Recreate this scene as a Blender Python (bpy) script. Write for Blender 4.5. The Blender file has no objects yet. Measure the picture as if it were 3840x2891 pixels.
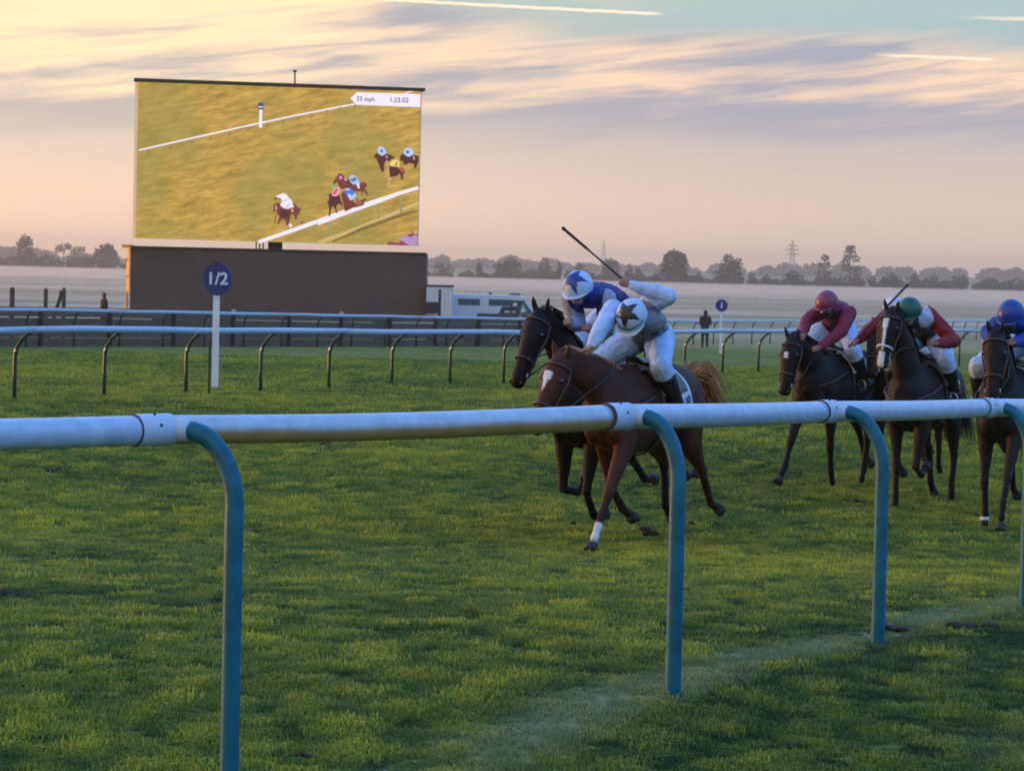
import bpy, bmesh, math, random
import numpy as np
from mathutils import Vector, Matrix, noise as mnoise

random.seed(7)
RNG = np.random.default_rng(7)
S = bpy.context.scene
COL = S.collection
R = math.radians

# ------------------------------------------------------------------ camera
CAM = Vector((0.0, 0.0, 1.73))
FPX = 10400.0            # focal length in pixels of the 3840 px wide photograph
PITCH, ROLL = R(2.4), R(1.3)
_f = Vector((0, math.cos(PITCH), -math.sin(PITCH)))
_r0 = Vector((1, 0, 0)); _u0 = Vector((0, math.sin(PITCH), math.cos(PITCH)))
_r = _r0 * math.cos(ROLL) + _u0 * math.sin(ROLL)
_u = _u0 * math.cos(ROLL) - _r0 * math.sin(ROLL)
cam_data = bpy.data.cameras.new('camera')
cam = bpy.data.objects.new('camera', cam_data); COL.objects.link(cam)
cam.matrix_world = Matrix(((_r.x, _u.x, -_f.x, CAM.x), (_r.y, _u.y, -_f.y, CAM.y), (_r.z, _u.z, -_f.z, CAM.z), (0, 0, 0, 1)))
cam_data.sensor_width = 36; cam_data.lens = FPX / 3840 * 36
cam_data.dof.use_dof = True; cam_data.dof.focus_distance = 11.5; cam_data.dof.aperture_fstop = 15.0
cam_data.clip_start = 0.1; cam_data.clip_end = 30000
S.camera = cam

def pix(x, y, Y):
    """world point at depth Y seen at pixel x, y of the photograph"""
    d = _f + _r * ((x - 1920) / FPX) + _u * ((1445.5 - y) / FPX)
    return CAM + d * (Y / d.y)

# ------------------------------------------------------------------ world
SUN_EL, SUN_AZ = R(1.4), R(-68)      # azimuth measured from the view axis (+Y) towards +X
W = bpy.data.worlds.new('World'); S.world = W; W.use_nodes = True
nt = W.node_tree; nt.nodes.clear()
def N(t, **k):
    n = nt.nodes.new(t)
    for a, b in k.items(): setattr(n, a, b)
    return n
def L(a, b): nt.links.new(a, b)
def val(sock, v):
    if hasattr(v, 'is_output'): L(v, sock)
    else: sock.default_value = v
def M(op, a, b=None, c=None, clamp=False):
    n = N('ShaderNodeMath', operation=op); n.use_clamp = clamp
    val(n.inputs[0], a)
    if b is not None: val(n.inputs[1], b)
    if c is not None: val(n.inputs[2], c)
    return n.outputs[0]
def SM(x, lo, hi):
    n = N('ShaderNodeMapRange', interpolation_type='SMOOTHSTEP')
    val(n.inputs[0], x); val(n.inputs[1], lo); val(n.inputs[2], hi)
    n.inputs[3].default_value = 0; n.inputs[4].default_value = 1
    return n.outputs[0]
def MIX(f, a, b, mode='MIX'):
    n = N('ShaderNodeMix', data_type='RGBA', blend_type=mode)
    val(n.inputs[0], f)
    for s, v in ((n.inputs[6], a), (n.inputs[7], b)):
        if isinstance(v, tuple): s.default_value = (*v, 1)
        else: L(v, s)
    return n.outputs[2]
def RAMP(x, stops, interp='LINEAR'):
    n = N('ShaderNodeValToRGB'); val(n.inputs[0], x)
    cr = n.color_ramp; cr.interpolation = interp
    while len(cr.elements) < len(stops): cr.elements.new(0.5)
    for e, (p, c) in zip(cr.elements, stops): e.position = p; e.color = (*c, 1)
    return n.outputs[0]
def NOISE(vec, scale, detail=4, rough=0.5, dist=0.0):
    n = N('ShaderNodeTexNoise'); L(vec, n.inputs['Vector'])
    n.inputs['Scale'].default_value = scale; n.inputs['Detail'].default_value = detail
    n.inputs['Roughness'].default_value = rough; n.inputs['Distortion'].default_value = dist
    return n.outputs[0]
def XYZ(x, y, z=0.0):
    n = N('ShaderNodeCombineXYZ'); val(n.inputs[0], x); val(n.inputs[1], y); val(n.inputs[2], z)
    return n.outputs[0]

def sky_nodes():
    tc = N('ShaderNodeTexCoord'); sp = N('ShaderNodeSeparateXYZ'); L(tc.outputs['Generated'], sp.inputs[0])
    x, y, z = sp.outputs
    el = M('ARCSINE', z)                                   # radians
    az = M('ARCTAN2', x, y)                                # 0 = view axis, negative towards the sun
    nish = N('ShaderNodeTexSky', sky_type='NISHITA'); nish.sun_disc = False
    nish.sun_elevation = SUN_EL; nish.sun_rotation = SUN_AZ
    nish.altitude = 30; nish.air_density = 1.0; nish.dust_density = 1.2; nish.ozone_density = 2.5
    up = MIX(1.0, nish.outputs[0], NISH_K, 'MULTIPLY')
    t = M('DIVIDE', el, 0.2)
    east = RAMP(t, [(0, (.88, .64, .50)), (.12, (.80, .61, .50)), (.25, (.60, .53, .51)), (.33, (.44, .45, .53)), (.40, (.44, .52, .54)), (.50, (.42, .58, .58)), (.8, (.38, .56, .66)), (1, (.32, .52, .74))])
    west = RAMP(t, [(0, (1.25, .80, .50)), (.12, (1.12, .76, .52)), (.22, (.86, .67, .52)), (.30, (.64, .57, .52)), (.40, (.66, .60, .50)), (.55, (.60, .66, .56)), (1, (.44, .56, .64))])
    base = MIX(SM(az, -0.22, 0.16), west, east)
    away = SM(M('ABSOLUTE', M('ADD', az, .35)), .55, 1.5)      # opposite the sunset the low sky is dusky blue
    base = MIX(away, base, RAMP(t, [(0, (.17, .185, .25)), (.4, (.20, .27, .40)), (1, (.28, .44, .72))]))
    base = MIX(SM(el, 0.15, 0.60), base, up)
    # streaky clouds: a bank whose lower edge lies about 3.4 degrees up
    lo = NOISE(XYZ(M('MULTIPLY', az, 1.0), M('MULTIPLY', el, 3.0), 1.7), 9, 3)
    shear = M('ADD', M('MULTIPLY', el, 7.5), M('MULTIPLY', az, -1.0))
    n1 = NOISE(XYZ(M('MULTIPLY', az, 1.0), shear, 0.3), 7, 7, .52, .25)
    n2 = NOISE(XYZ(M('MULTIPLY', az, 1.3), M('ADD', M('MULTIPLY', shear, 1.5), M('MULTIPLY', el, 2.5)), 4.1), 10, 8, .57, .35)
    n3 = NOISE(XYZ(M('MULTIPLY', az, 1.0), M('MULTIPLY', el, 14), 9.1), 6, 5, .5, .4)
    edge = M('ADD', el, M('MULTIPLY', M('SUBTRACT', n1, .5), .030))
    edge = M('ADD', edge, M('MULTIPLY', M('SUBTRACT', n2, .5), .014))
    lower = SM(edge, .054, .064)
    top = M('ADD', M('SUBTRACT', .086, M('MULTIPLY', az, .030)), M('MULTIPLY', M('MAXIMUM', M('SUBTRACT', -.02, az), 0.0), .30))     # bank is deeper towards the sun
    upper = M('SUBTRACT', 1.0, SM(edge, M('SUBTRACT', top, .006), M('ADD', top, .010)))
    bank = M('MULTIPLY', lower, upper)
    wisp = M('MULTIPLY', SM(n3, .52, .70), SM(el, .065, .09))
    wisp = M('MULTIPLY', wisp, M('SUBTRACT', 1.0, SM(el, .3, .7)))
    lit = MIX(SM(az, -0.20, 0.14), (1.30, .93, .55), (1.26, .83, .51))
    shade = MIX(SM(az, -0.20, 0.14), (.52, .48, .47), (.40, .41, .49))
    body = M('ADD', M('ADD', M('MULTIPLY', n2, .85), M('MULTIPLY', n1, .55)), M('MULTIPLY', M('MAXIMUM', M('SUBTRACT', -.03, az), 0.0), .6))
    cc = MIX(SM(body, .54, .82), shade, lit)
    cc = MIX(M('MULTIPLY', SM(lo, .45, .65), .3), cc, shade)
    col = MIX(M('MULTIPLY', bank, .93), base, cc)
    # shadowed underside right below the bank
    und = M('MULTIPLY', SM(edge, .042, .058), M('SUBTRACT', 1.0, lower))
    col = MIX(M('MULTIPLY', und, .55), col, MIX(SM(az, -.2, .1), (.52, .47, .45), (.35, .36, .46)))
    col = MIX(M('MULTIPLY', wisp, .55), col, MIX(SM(az, -.2, .15), (.95, .80, .55), (.72, .64, .54)))
    # contrails
    for (a0, a1, e0, e1, w, k) in ((-.085, .053, .0962, .0921, .0004, .95), (.125, .169, .0790, .0778, .0004, .85), (.150, .26, .0925, .0905, .0005, .6)):
        u = M('DIVIDE', M('SUBTRACT', az, a0), a1 - a0)
        wob = M('MULTIPLY', M('SUBTRACT', NOISE(XYZ(M('MULTIPLY', az, 1.0), e0, 0.0), 260, 3), .5), .0007)
        ec = M('ADD', M('ADD', M('MULTIPLY', u, e1 - e0), e0), wob)
        d = M('ABSOLUTE', M('SUBTRACT', el, ec))
        m = M('MULTIPLY', M('SUBTRACT', 1.0, SM(d, w * .5, w * 2.0)), M('MULTIPLY', SM(u, 0, .25), M('SUBTRACT', 1.0, SM(u, .95, 1.0))))
        col = MIX(M('MULTIPLY', m, k), col, (1.15, .95, .70))
    bg = N('ShaderNodeBackground'); L(col, bg.inputs[0]); bg.inputs[1].default_value = 1.0
    out = N('ShaderNodeOutputWorld'); L(bg.outputs[0], out.inputs[0])
NISH_K = (1.8, 2.2, 2.8)
sky_nodes()

sun_d = bpy.data.lights.new('sun', 'SUN'); sun = bpy.data.objects.new('sun', sun_d); COL.objects.link(sun)
sun_d.energy = 2.6; sun_d.angle = R(1.5); sun_d.color = (1.0, .44, .14)
_sd = Vector((math.sin(SUN_AZ) * math.cos(SUN_EL), math.cos(SUN_AZ) * math.cos(SUN_EL), math.sin(SUN_EL)))
sun.rotation_euler = _sd.to_track_quat('Z', 'Y').to_euler()
S.view_settings.view_transform = 'Standard'; S.view_settings.look = 'None'
S.view_settings.exposure = 0.08; S.view_settings.gamma = 1.0; S.view_settings.use_curve_mapping = False
S.cycles.max_bounces = 6; S.cycles.volume_bounces = 3; S.cycles.transparent_max_bounces = 6
S.cycles.sample_clamp_indirect = 4.0

# ------------------------------------------------------------------ helpers
MATS = {}
def mat(name, col, rough=.6, noise=None, metallic=0.0, spec=.5, bump=0.0, bscale=40, attr=False, emit=None, sheen=0.0, coord='Object'):
    """plain procedural material: base colour varied by noise, optional bump; attr multiplies by vertex colour"""
    m = bpy.data.materials.new(name); m.use_nodes = True
    t = m.node_tree; b = t.nodes['Principled BSDF']
    b.inputs['Roughness'].default_value = rough; b.inputs['Metallic'].default_value = metallic
    b.inputs['Specular IOR Level'].default_value = spec
    if sheen: b.inputs['Sheen Weight'].default_value = sheen
    tc = t.nodes.new('ShaderNodeTexCoord')
    src = None
    if attr:
        a = t.nodes.new('ShaderNodeAttribute'); a.attribute_name = 'col'; src = a.outputs[0]
    sc, amt = noise or (30, .18)
    nz = t.nodes.new('ShaderNodeTexNoise'); nz.inputs['Scale'].default_value = sc; nz.inputs['Detail'].default_value = 5
    t.links.new(tc.outputs[coord], nz.inputs[0])
    mr = t.nodes.new('ShaderNodeMapRange'); mr.inputs[1].default_value = .3; mr.inputs[2].default_value = .7
    mr.inputs[3].default_value = 1 - amt; mr.inputs[4].default_value = 1 + amt
    t.links.new(nz.outputs[0], mr.inputs[0])
    mx = t.nodes.new('ShaderNodeVectorMath'); mx.operation = 'SCALE'
    if src: t.links.new(src, mx.inputs[0])
    else: mx.inputs[0].default_value = col
    t.links.new(mr.outputs[0], mx.inputs['Scale'])
    t.links.new(mx.outputs[0], b.inputs['Base Color'])
    if bump:
        n2 = t.nodes.new('ShaderNodeTexNoise'); n2.inputs['Scale'].default_value = bscale; n2.inputs['Detail'].default_value = 4
        t.links.new(tc.outputs[coord], n2.inputs[0])
        bp = t.nodes.new('ShaderNodeBump'); bp.inputs['Strength'].default_value = bump; bp.inputs['Distance'].default_value = .02
        t.links.new(n2.outputs[0], bp.inputs['Height']); t.links.new(bp.outputs[0], b.inputs['Normal'])
    if emit:
        b.inputs['Emission Color'].default_value = (*emit[0], 1); b.inputs['Emission Strength'].default_value = emit[1]
    MATS[name] = m
    return m

def tag(o, label=None, cat=None, group=None, kind=None):
    if label: o['label'] = label
    if cat: o['category'] = cat
    if group: o['group'] = group
    if kind: o['kind'] = kind
    return o
def empty(name, loc, rz=0.0):
    o = bpy.data.objects.new(name, None); COL.objects.link(o); o.location = loc; o.rotation_euler = (0, 0, rz); return o
def link(name, me, m=None, parent=None, smooth=False):
    if m is not None and not me.materials: me.materials.append(m)
    if smooth:
        me.polygons.foreach_set('use_smooth', [True] * len(me.polygons))
    o = bpy.data.objects.new(name, me); COL.objects.link(o)
    if parent is not None: o.parent = parent
    return o

class MB:
    """collects closed shapes; build() links them as one mesh object"""
    def __init__(s): s.v = []; s.f = []
    def add(s, vs, fs):
        b = len(s.v); s.v += [tuple(v) for v in vs]; s.f += [tuple(i + b for i in f) for f in fs]; return s
    def box(s, c, d, rz=0.0, rot=None):
        x, y, z = d[0] / 2, d[1] / 2, d[2] / 2
        mm = rot if rot is not None else Matrix.Rotation(rz, 3, 'Z')
        vs = [Vector(c) + mm @ Vector((i * x, j * y, k * z)) for k in (-1, 1) for j in (-1, 1) for i in (-1, 1)]
        return s.add(vs, [(0, 2, 3, 1), (4, 5, 7, 6), (0, 1, 5, 4), (2, 6, 7, 3), (0, 4, 6, 2), (1, 3, 7, 5)])
    def tube(s, pts, rad, n=12, lat=None, cap=True, rounded=False):
        """tube along pts; rad = number | list of numbers | list of (lateral, other)"""
        pts = [Vector(p) for p in pts]; k = len(pts)
        if not isinstance(rad, (list, tuple)): rad = [rad] * k
        rad = [(r, r) if not isinstance(r, (tuple, list)) else r for r in rad]
        if rounded:
            t0 = (pts[0] - pts[1]).normalized(); t1 = (pts[-1] - pts[-2]).normalized()
            a, b = rad[0], rad[-1]
            h0 = [pts[0] + t0 * max(a) * q for q in (.9, .62)]; h1 = [pts[-1] + t1 * max(b) * q for q in (.62, .9)]
            pts = h0 + pts + h1
            rad = [(a[0] * .4, a[1] * .4), (a[0] * .78, a[1] * .78)] + rad + [(b[0] * .78, b[1] * .78), (b[0] * .4, b[1] * .4)]
            k = len(pts)
        prev = Vector(lat) if lat is not None else None
        vs = []
        for i, p in enumerate(pts):
            t = (pts[min(i + 1, k - 1)] - pts[max(i - 1, 0)]).normalized()
            if prev is None:
                prev = Vector((0, 0, 1)).cross(t)
                if prev.length < .1: prev = Vector((1, 0, 0)).cross(t)
            A = (prev - t * prev.dot(t))
            if A.length < 1e-4: A = Vector((1, 0, 0)).cross(t)
            A.normalize(); B = t.cross(A)
            if lat is None: prev = A
            for j in range(n):
                th = 2 * math.pi * j / n
                vs.append(p + A * (math.cos(th) * rad[i][0]) + B * (math.sin(th) * rad[i][1]))
        fs = [(i * n + j, i * n + (j + 1) % n, (i + 1) * n + (j + 1) % n, (i + 1) * n + j) for i in range(k - 1) for j in range(n)]
        if cap: fs += [tuple(range(n))[::-1], tuple(range((k - 1) * n, k * n))]
        return s.add(vs, fs)
    def ell(s, c, r, rot=None, n=12, m=8):
        vs = []; mm = rot if rot is not None else Matrix.Identity(3)
        for i in range(1, m):
            ph = math.pi * i / m
            for j in range(n):
                th = 2 * math.pi * j / n
                vs.append(Vector(c) + mm @ Vector((r[0] * math.sin(ph) * math.cos(th), r[1] * math.sin(ph) * math.sin(th), r[2] * math.cos(ph))))
        vs += [Vector(c) + mm @ Vector((0, 0, r[2])), Vector(c) + mm @ Vector((0, 0, -r[2]))]
        a, b = len(vs) - 2, len(vs) - 1
        fs = [(i * n + j, (i + 1) * n + j, (i + 1) * n + (j + 1) % n, i * n + (j + 1) % n) for i in range(m - 2) for j in range(n)]
        fs += [(a, j, (j + 1) % n) for j in range(n)] + [(b, (m - 2) * n + (j + 1) % n, (m - 2) * n + j) for j in range(n)]
        return s.add(vs, fs)
    def prism(s, poly, dvec):
        """poly: list of 3D points, extruded by dvec"""
        k = len(poly); d = Vector(dvec)
        vs = [Vector(p) for p in poly] + [Vector(p) + d for p in poly]
        fs = [tuple(range(k))[::-1], tuple(range(k, 2 * k))] + [(i, (i + 1) % k, k + (i + 1) % k, k + i) for i in range(k)]
        return s.add(vs, fs)
    def mesh(s, name):
        me = bpy.data.meshes.new(name); me.from_pydata(s.v, [], s.f); me.update(); return me
    def build(s, name, m, parent=None, smooth=False, origin=None, fix=True):
        me = s.mesh(name)
        if origin is not None: me.transform(Matrix.Translation(-Vector(origin)))
        if fix:
            bm = bmesh.new(); bm.from_mesh(me); bmesh.ops.recalc_face_normals(bm, faces=bm.faces); bm.to_mesh(me); bm.free()
        if smooth: me.shade_smooth()
        o = link(name, me, m, parent)
        if origin is not None: o.location = origin
        return o
def bevel(o, w, seg=2):
    bm = bmesh.new(); bm.from_mesh(o.data)
    bmesh.ops.bevel(bm, geom=[e for e in bm.edges if e.calc_face_angle(0) > .6], offset=w, segments=seg, affect='EDGES', profile=.6)
    bm.to_mesh(o.data); bm.free(); return o
def text_mesh(body, size, depth=.004, bold=.0):
    cu = bpy.data.curves.new('t', 'FONT'); cu.body = body; cu.size = size; cu.extrude = depth; cu.offset = bold
    cu.align_x = 'CENTER'; cu.align_y = 'CENTER'
    o = bpy.data.objects.new('t', cu); COL.objects.link(o)
    dg = bpy.context.evaluated_depsgraph_get(); me = bpy.data.meshes.new_from_object(o.evaluated_get(dg))
    bpy.data.objects.remove(o); me.materials.clear(); return me

# ------------------------------------------------------------------ terrain
_GY = [-60, -20, 7.5, 9.5, 11.3, 13.4, 15.7, 19, 23, 30, 45, 52, 60, 72, 86, 100, 125, 200, 400, 800, 12000]
_GZ = [-.22, -.22, -.19, -.09, 0, -.05, -.13, -.36, -.60, -.69, -.57, -.68, -.80, -.90, -1.02, -1.25, -1.65, -2.2, -3.2, -3.6, -3.6]
def gz(x, y):
    # smooth piecewise profile: the course falls gently away from the near running rail
    yy = np.asarray(y, float)
    acc = 0
    for o, w in ((-1.0, .25), (0, .5), (1.0, .25)):
        acc = acc + w * np.interp(yy + o * np.clip(yy * .04, .2, 20), _GY, _GZ)
    return acc
def ground(x, y): return float(gz(x, y))

DIR = Vector((1.125, 2.24, 0)).normalized()      # direction of the running rails
TRK = Vector((-DIR.y, DIR.x, 0))                 # towards the far side of the course
P2 = pix(2525, 2620, 11.34); P2.z = 0

def build_ground():
    ys = np.concatenate([np.arange(-40, 6, 2.0), np.arange(6, 48, .22), np.geomspace(48, 4250, 110)])
    ts = np.linspace(-1, 1, 150)
    vs = []
    for y in ys:
        hw = max(12, abs(y) * .45 + 6)
        if y > 1000: hw = y * .8
        for t in ts:
            x = t * hw
            if abs(t) > .97: x = np.sign(t) * max(hw, 400 + y * 1.2)
            x = max(-2850, min(2850, x))
            z = ground(x, y)
            if y < 60:
                z += .010 * mnoise.noise((x * .9, y * .9, 0)) + .006 * mnoise.noise((x * 3, y * 3, 5))
            vs.append((x, y, z))
    n = len(ts)
    fs = [(i * n + j, i * n + j + 1, (i + 1) * n + j + 1, (i + 1) * n + j) for i in range(len(ys) - 1) for j in range(n - 1)]
    me = bpy.data.meshes.new('ground'); me.from_pydata(vs, [], fs); me.shade_smooth()
    m = bpy.data.materials.new('turf'); m.use_nodes = True
    global nt
    nt = m.node_tree; b = nt.nodes['Principled BSDF']; b.inputs['Roughness'].default_value = .95; b.inputs['Specular IOR Level'].default_value = .1
    g = N('ShaderNodeNewGeometry'); sp = N('ShaderNodeSeparateXYZ'); L(g.outputs['Position'], sp.inputs[0])
    x, y, z = sp.outputs
    pos = g.outputs['Position']
    a = NOISE(pos, .9, 6, .6); c = NOISE(XYZ(M('MULTIPLY', x, .25), y), .35, 4, .55); d = NOISE(pos, 14, 5, .7)
    col = MIX(SM(a, .38, .62), (.075, .100, .020), (.23, .235, .030))
    col = MIX(M('MULTIPLY', SM(c, .4, .6), .6), col, (.20, .205, .046))
    col = MIX(M('MULTIPLY', SM(d, .35, .7), .35), col, (.13, .13, .035))
    # mown bands further up the course
    s1 = M('SINE', M('MULTIPLY', M('ADD', M('MULTIPLY', x, float(TRK.x)), M('MULTIPLY', y, float(TRK.y))), 1.1))
    col = MIX(M('MULTIPLY', SM(s1, -.3, .3), M('MULTIPLY', SM(y, 35, 50), .30)), col, (.13, .14, .035))
    # the course beyond the far rail is rougher and then dry heath
    far = SM(y, 112, 170)
    fcol = MIX(SM(NOISE(XYZ(M('MULTIPLY', x, .02), M('MULTIPLY', y, .02)), 1.0, 5), .40, .60), (.42, .31, .17), (.58, .41, .25))
    fcol = MIX(SM(NOISE(XYZ(M('MULTIPLY', x, .05), M('MULTIPLY', y, .12)), .14, 3), .45, .55), fcol, (.27, .22, .11))
    col = MIX(far, col, fcol)
    # worn pale line at the foot of the near rail
    off = M('ADD', M('MULTIPLY', M('SUBTRACT', x, P2.x), float(TRK.x)), M('MULTIPLY', M('SUBTRACT', y, P2.y), float(TRK.y)))
    off = M('ADD', off, M('MULTIPLY', M('SUBTRACT', NOISE(pos, 1.6, 4), .5), .20))
    band = M('MULTIPLY', SM(off, -.12, .05), M('SUBTRACT', 1.0, SM(off, .34, .5)))
    band = M('MULTIPLY', band, M('SUBTRACT', 1.0, SM(y, 26, 34)))
    col = MIX(M('MULTIPLY', band, .75), col, (.22, .25, .12))
    L(col, b.inputs['Base Color'])
    bp = N('ShaderNodeBump'); bp.inputs['Strength'].default_value = .7; bp.inputs['Distance'].default_value = .05
    L(NOISE(pos, 7, 6, .7), bp.inputs['Height']); L(bp.outputs[0], b.inputs['Normal'])
    o = link('ground', me, m); o['kind'] = 'structure'
build_ground()

def build_grass():
    """tufts of turf instanced on a point cloud"""
    tufts = []
    for v in range(3):
        vs, fs = [], []
        rr = random.Random(v + 3)
        for k in range(52):
            a = rr.uniform(0, 6.283); r = rr.uniform(0, .085) ** 1.0; bx, by = r * math.cos(a), r * math.sin(a)
            h = rr.uniform(.012, .034); la = rr.uniform(0, 6.283); ln = rr.uniform(.1, .95) * h; w = rr.uniform(.0022, .0038)
            px, py = -math.sin(la) * w, math.cos(la) * w; dx, dy = math.cos(la) * ln, math.sin(la) * ln
            b = len(vs)
            vs += [(bx - px, by - py, -.01), (bx + px, by + py, -.01), (bx + dx * .4 - px, by + dy * .4 - py, h * .6), (bx + dx * .4 + px, by + dy * .4 + py, h * .6), (bx + dx, by + dy, h * (.95 - .3 * ln / h))]
            fs += [(b, b + 1, b + 3, b + 2), (b + 2, b + 3, b + 4)]
        me = bpy.data.meshes.new('turf_tuft'); me.from_pydata(vs, [], fs); tufts.append(me)
    m = bpy.data.materials.new('grass_blades'); m.use_nodes = True
    global nt
    nt = m.node_tree; b = nt.nodes['Principled BSDF']
    b.inputs['Roughness'].default_value = .6; b.inputs['Specular IOR Level'].default_value = .2
    at = N('ShaderNodeAttribute', attribute_name='tint', attribute_type='INSTANCER'); at2 = N('ShaderNodeAttribute', attribute_name='dry', attribute_type='INSTANCER')
    col = RAMP(at.outputs['Fac'], [(0, (.036, .080, .026)), (.30, (.105, .175, .038)), (.60, (.235, .290, .038)), (1, (.46, .46, .046))])
    col = MIX(at2.outputs['Fac'], col, (.29, .34, .17))
    L(col, b.inputs['Base Color'])
    tr = N('ShaderNodeBsdfTranslucent'); L(col, tr.inputs[0])
    mx = N('ShaderNodeMixShader'); mx.inputs[0].default_value = .30
    L(b.outputs[0], mx.inputs[1]); L(tr.outputs[0], mx.inputs[2]); L(mx.outputs[0], nt.nodes['Material Output'].inputs[0])
    hid = bpy.data.collections.new('tufts')
    pts, scl, tint, dry = [], [], [], []
    bands = [(7.2, 11, 560, 1.0), (11, 16, 400, 1.05), (16, 24, 220, 1.25), (24, 36, 90, 1.6), (36, 52, 40, 2.2), (52, 80, 16, 3.0)]
    for y0, y1, dens, sc in bands:
        area = (y1 - y0) * (.21 * (y0 + y1) + 2.0)
        n = int(area * dens)
        Y = np.sqrt(RNG.uniform(y0 ** 2, y1 ** 2, n)); X = RNG.uniform(-1, 1, n) * (.21 * Y + 1.0)
        Z = gz(X, Y)
        for x, y, z in zip(X, Y, Z):
            c1 = mnoise.noise((x * 1.1, y * .9, 0)); c2 = mnoise.noise((x * 4.2, y * 3.2, 3)); c3 = mnoise.noise((x * .25, y * .18, 8))
            c4 = mnoise.noise((x * 8, y * 7, 11))
            o = (x - P2.x) * TRK.x + (y - P2.y) * TRK.y
            t = .46 + .26 * c1 + .58 * c2 + .30 * c3 + .52 * c4
            d = 0.0
            o2 = o + .10 * mnoise.noise((x * 1.2, y * 1.2, 21))
            s = sc * (.55 + .60 * max(0, min(1, .5 + .9 * c2 + .35 * c1 + .3 * c4)))
            if -.15 < o2 < .48:
                k = min(1, 1.4 * (1 - abs(o2 - .17) / .31))
                d = max(0, k) * (.58 + .9 * mnoise.noise((x * 1.5, y * 1.5, 40))) * (1 if y < 26 else .4)
                s *= 1 - .30 * max(0, k)
            elif -.55 < o2 <= -.15: t -= .14
            elif o < -.55: t -= .05; s *= .85; d = max(0, mnoise.noise((x * .9, y * .9, 50)) - .15) * .6
            if y < 60: z += .010 * mnoise.noise((x * .9, y * .9, 0)) + .006 * mnoise.noise((x * 3, y * 3, 5))
            pts.append((x, y, z)); scl.append(s * random.uniform(.8, 1.2)); tint.append(min(1, max(0, t))); dry.append(min(.8, d))
    me = bpy.data.meshes.new('grass'); me.from_pydata(pts, [], [])
    for nm, arr in (('scl', scl), ('tint', tint), ('dry', dry)):
        a = me.attributes.new(nm, 'FLOAT', 'POINT'); a.data.foreach_set('value', arr)
    o = link('grass', me); o['kind'] = 'stuff'; o['category'] = 'grass'; o['label'] = 'short green turf of the racecourse, clumpy and yellowish in patches'
    for t in tufts:
        t.materials.append(m); q = bpy.data.objects.new('turf_tuft', t); hid.objects.link(q)
    ng = bpy.data.node_groups.new('scatter_tufts', 'GeometryNodeTree')
    ng.interface.new_socket('Geometry', in_out='INPUT', socket_type='NodeSocketGeometry')
    ng.interface.new_socket('Geometry', in_out='OUTPUT', socket_type='NodeSocketGeometry')
    gi = ng.nodes.new('NodeGroupInput'); go = ng.nodes.new('NodeGroupOutput')
    m2p = ng.nodes.new('GeometryNodeMeshToPoints')
    ins = ng.nodes.new('GeometryNodeInstanceOnPoints'); ci = ng.nodes.new('GeometryNodeCollectionInfo')
    ci.inputs['Collection'].default_value = hid; ci.inputs['Separate Children'].default_value = True; ci.inputs['Reset Children'].default_value = True
    rv = ng.nodes.new('FunctionNodeRandomValue'); rv.data_type = 'FLOAT_VECTOR'
    rv.inputs[0].default_value = (-.15, -.15, 0); rv.inputs[1].default_value = (.15, .15, 6.283)
    na = ng.nodes.new('GeometryNodeInputNamedAttribute'); na.data_type = 'FLOAT'; na.inputs[0].default_value = 'scl'
    ng.links.new(gi.outputs[0], m2p.inputs[0]); ng.links.new(m2p.outputs[0], ins.inputs['Points']); ng.links.new(ci.outputs[0], ins.inputs['Instance'])
    ins.inputs['Pick Instance'].default_value = True
    ng.links.new(rv.outputs[0], ins.inputs['Rotation']); ng.links.new(na.outputs[0], ins.inputs['Scale'])
    ng.links.new(ins.outputs[0], go.inputs[0])
    o.modifiers.new('scatter', 'NODES').node_group = ng
build_grass()

# ------------------------------------------------------------------ hills, mist, haze
def build_far():
    # low wooded rise on the skyline
    vs, fs = [], []
    xs = np.linspace(-2600, 2600, 90); ys = [2500, 2750, 3100, 4200]
    for j, y in enumerate(ys):
        for x in xs:
            h = [0, 3, 7, 8][j] * (1 + .4 * mnoise.noise((x / 500, y / 500, 2))) - 3.6
            vs.append((x, y, h if j else -4.2))
    n = len(xs)
    fs = [(i * n + j, i * n + j + 1, (i + 1) * n + j + 1, (i + 1) * n + j) for i in range(3) for j in range(n - 1)]
    me = bpy.data.meshes.new('hills'); me.from_pydata(vs, [], fs); me.shade_smooth()
    o = link('hills', me, mat('hill_field', (.10, .11, .05), .9, (.01, .3))); o['kind'] = 'structure'
build_far()
mat('leaf_far', (.050, .058, .034), .8, (.05, .35))
mat('bark', (.06, .05, .04), .9)
def leaf_cloud(mb, blobs, n, size, rr):
    tot = sum(b[3] * b[4] for b in blobs)
    for (cx, cy, cz, rx, rz, ry) in blobs:
        k = int(n * rx * rz / tot) + 1
        for _ in range(k):
            a = rr.uniform(0, 6.283); u = rr.uniform(-1, 1); q = math.sqrt(1 - u * u); r = rr.uniform(.25, 1.0) ** .45
            if rr.random() < .08: r *= rr.uniform(1.0, 1.12)
            p = Vector((cx + rx * r * q * math.cos(a), cy + ry * r * q * math.sin(a), cz + rz * r * u))
            s = size * rr.uniform(.5, 1.3)
            n1 = Vector((rr.uniform(-1, 1), rr.uniform(-1, 1), rr.uniform(-1, 1))).normalized(); n2 = n1.orthogonal().normalized(); n3 = n1.cross(n2)
            b = len(mb.v)
            mb.v += [tuple(p + n2 * s), tuple(p + n3 * s * .8), tuple(p - n2 * s * .9), tuple(p - n3 * s)]
            mb.f += [(b, b + 1, b + 2, b + 3)]
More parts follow.
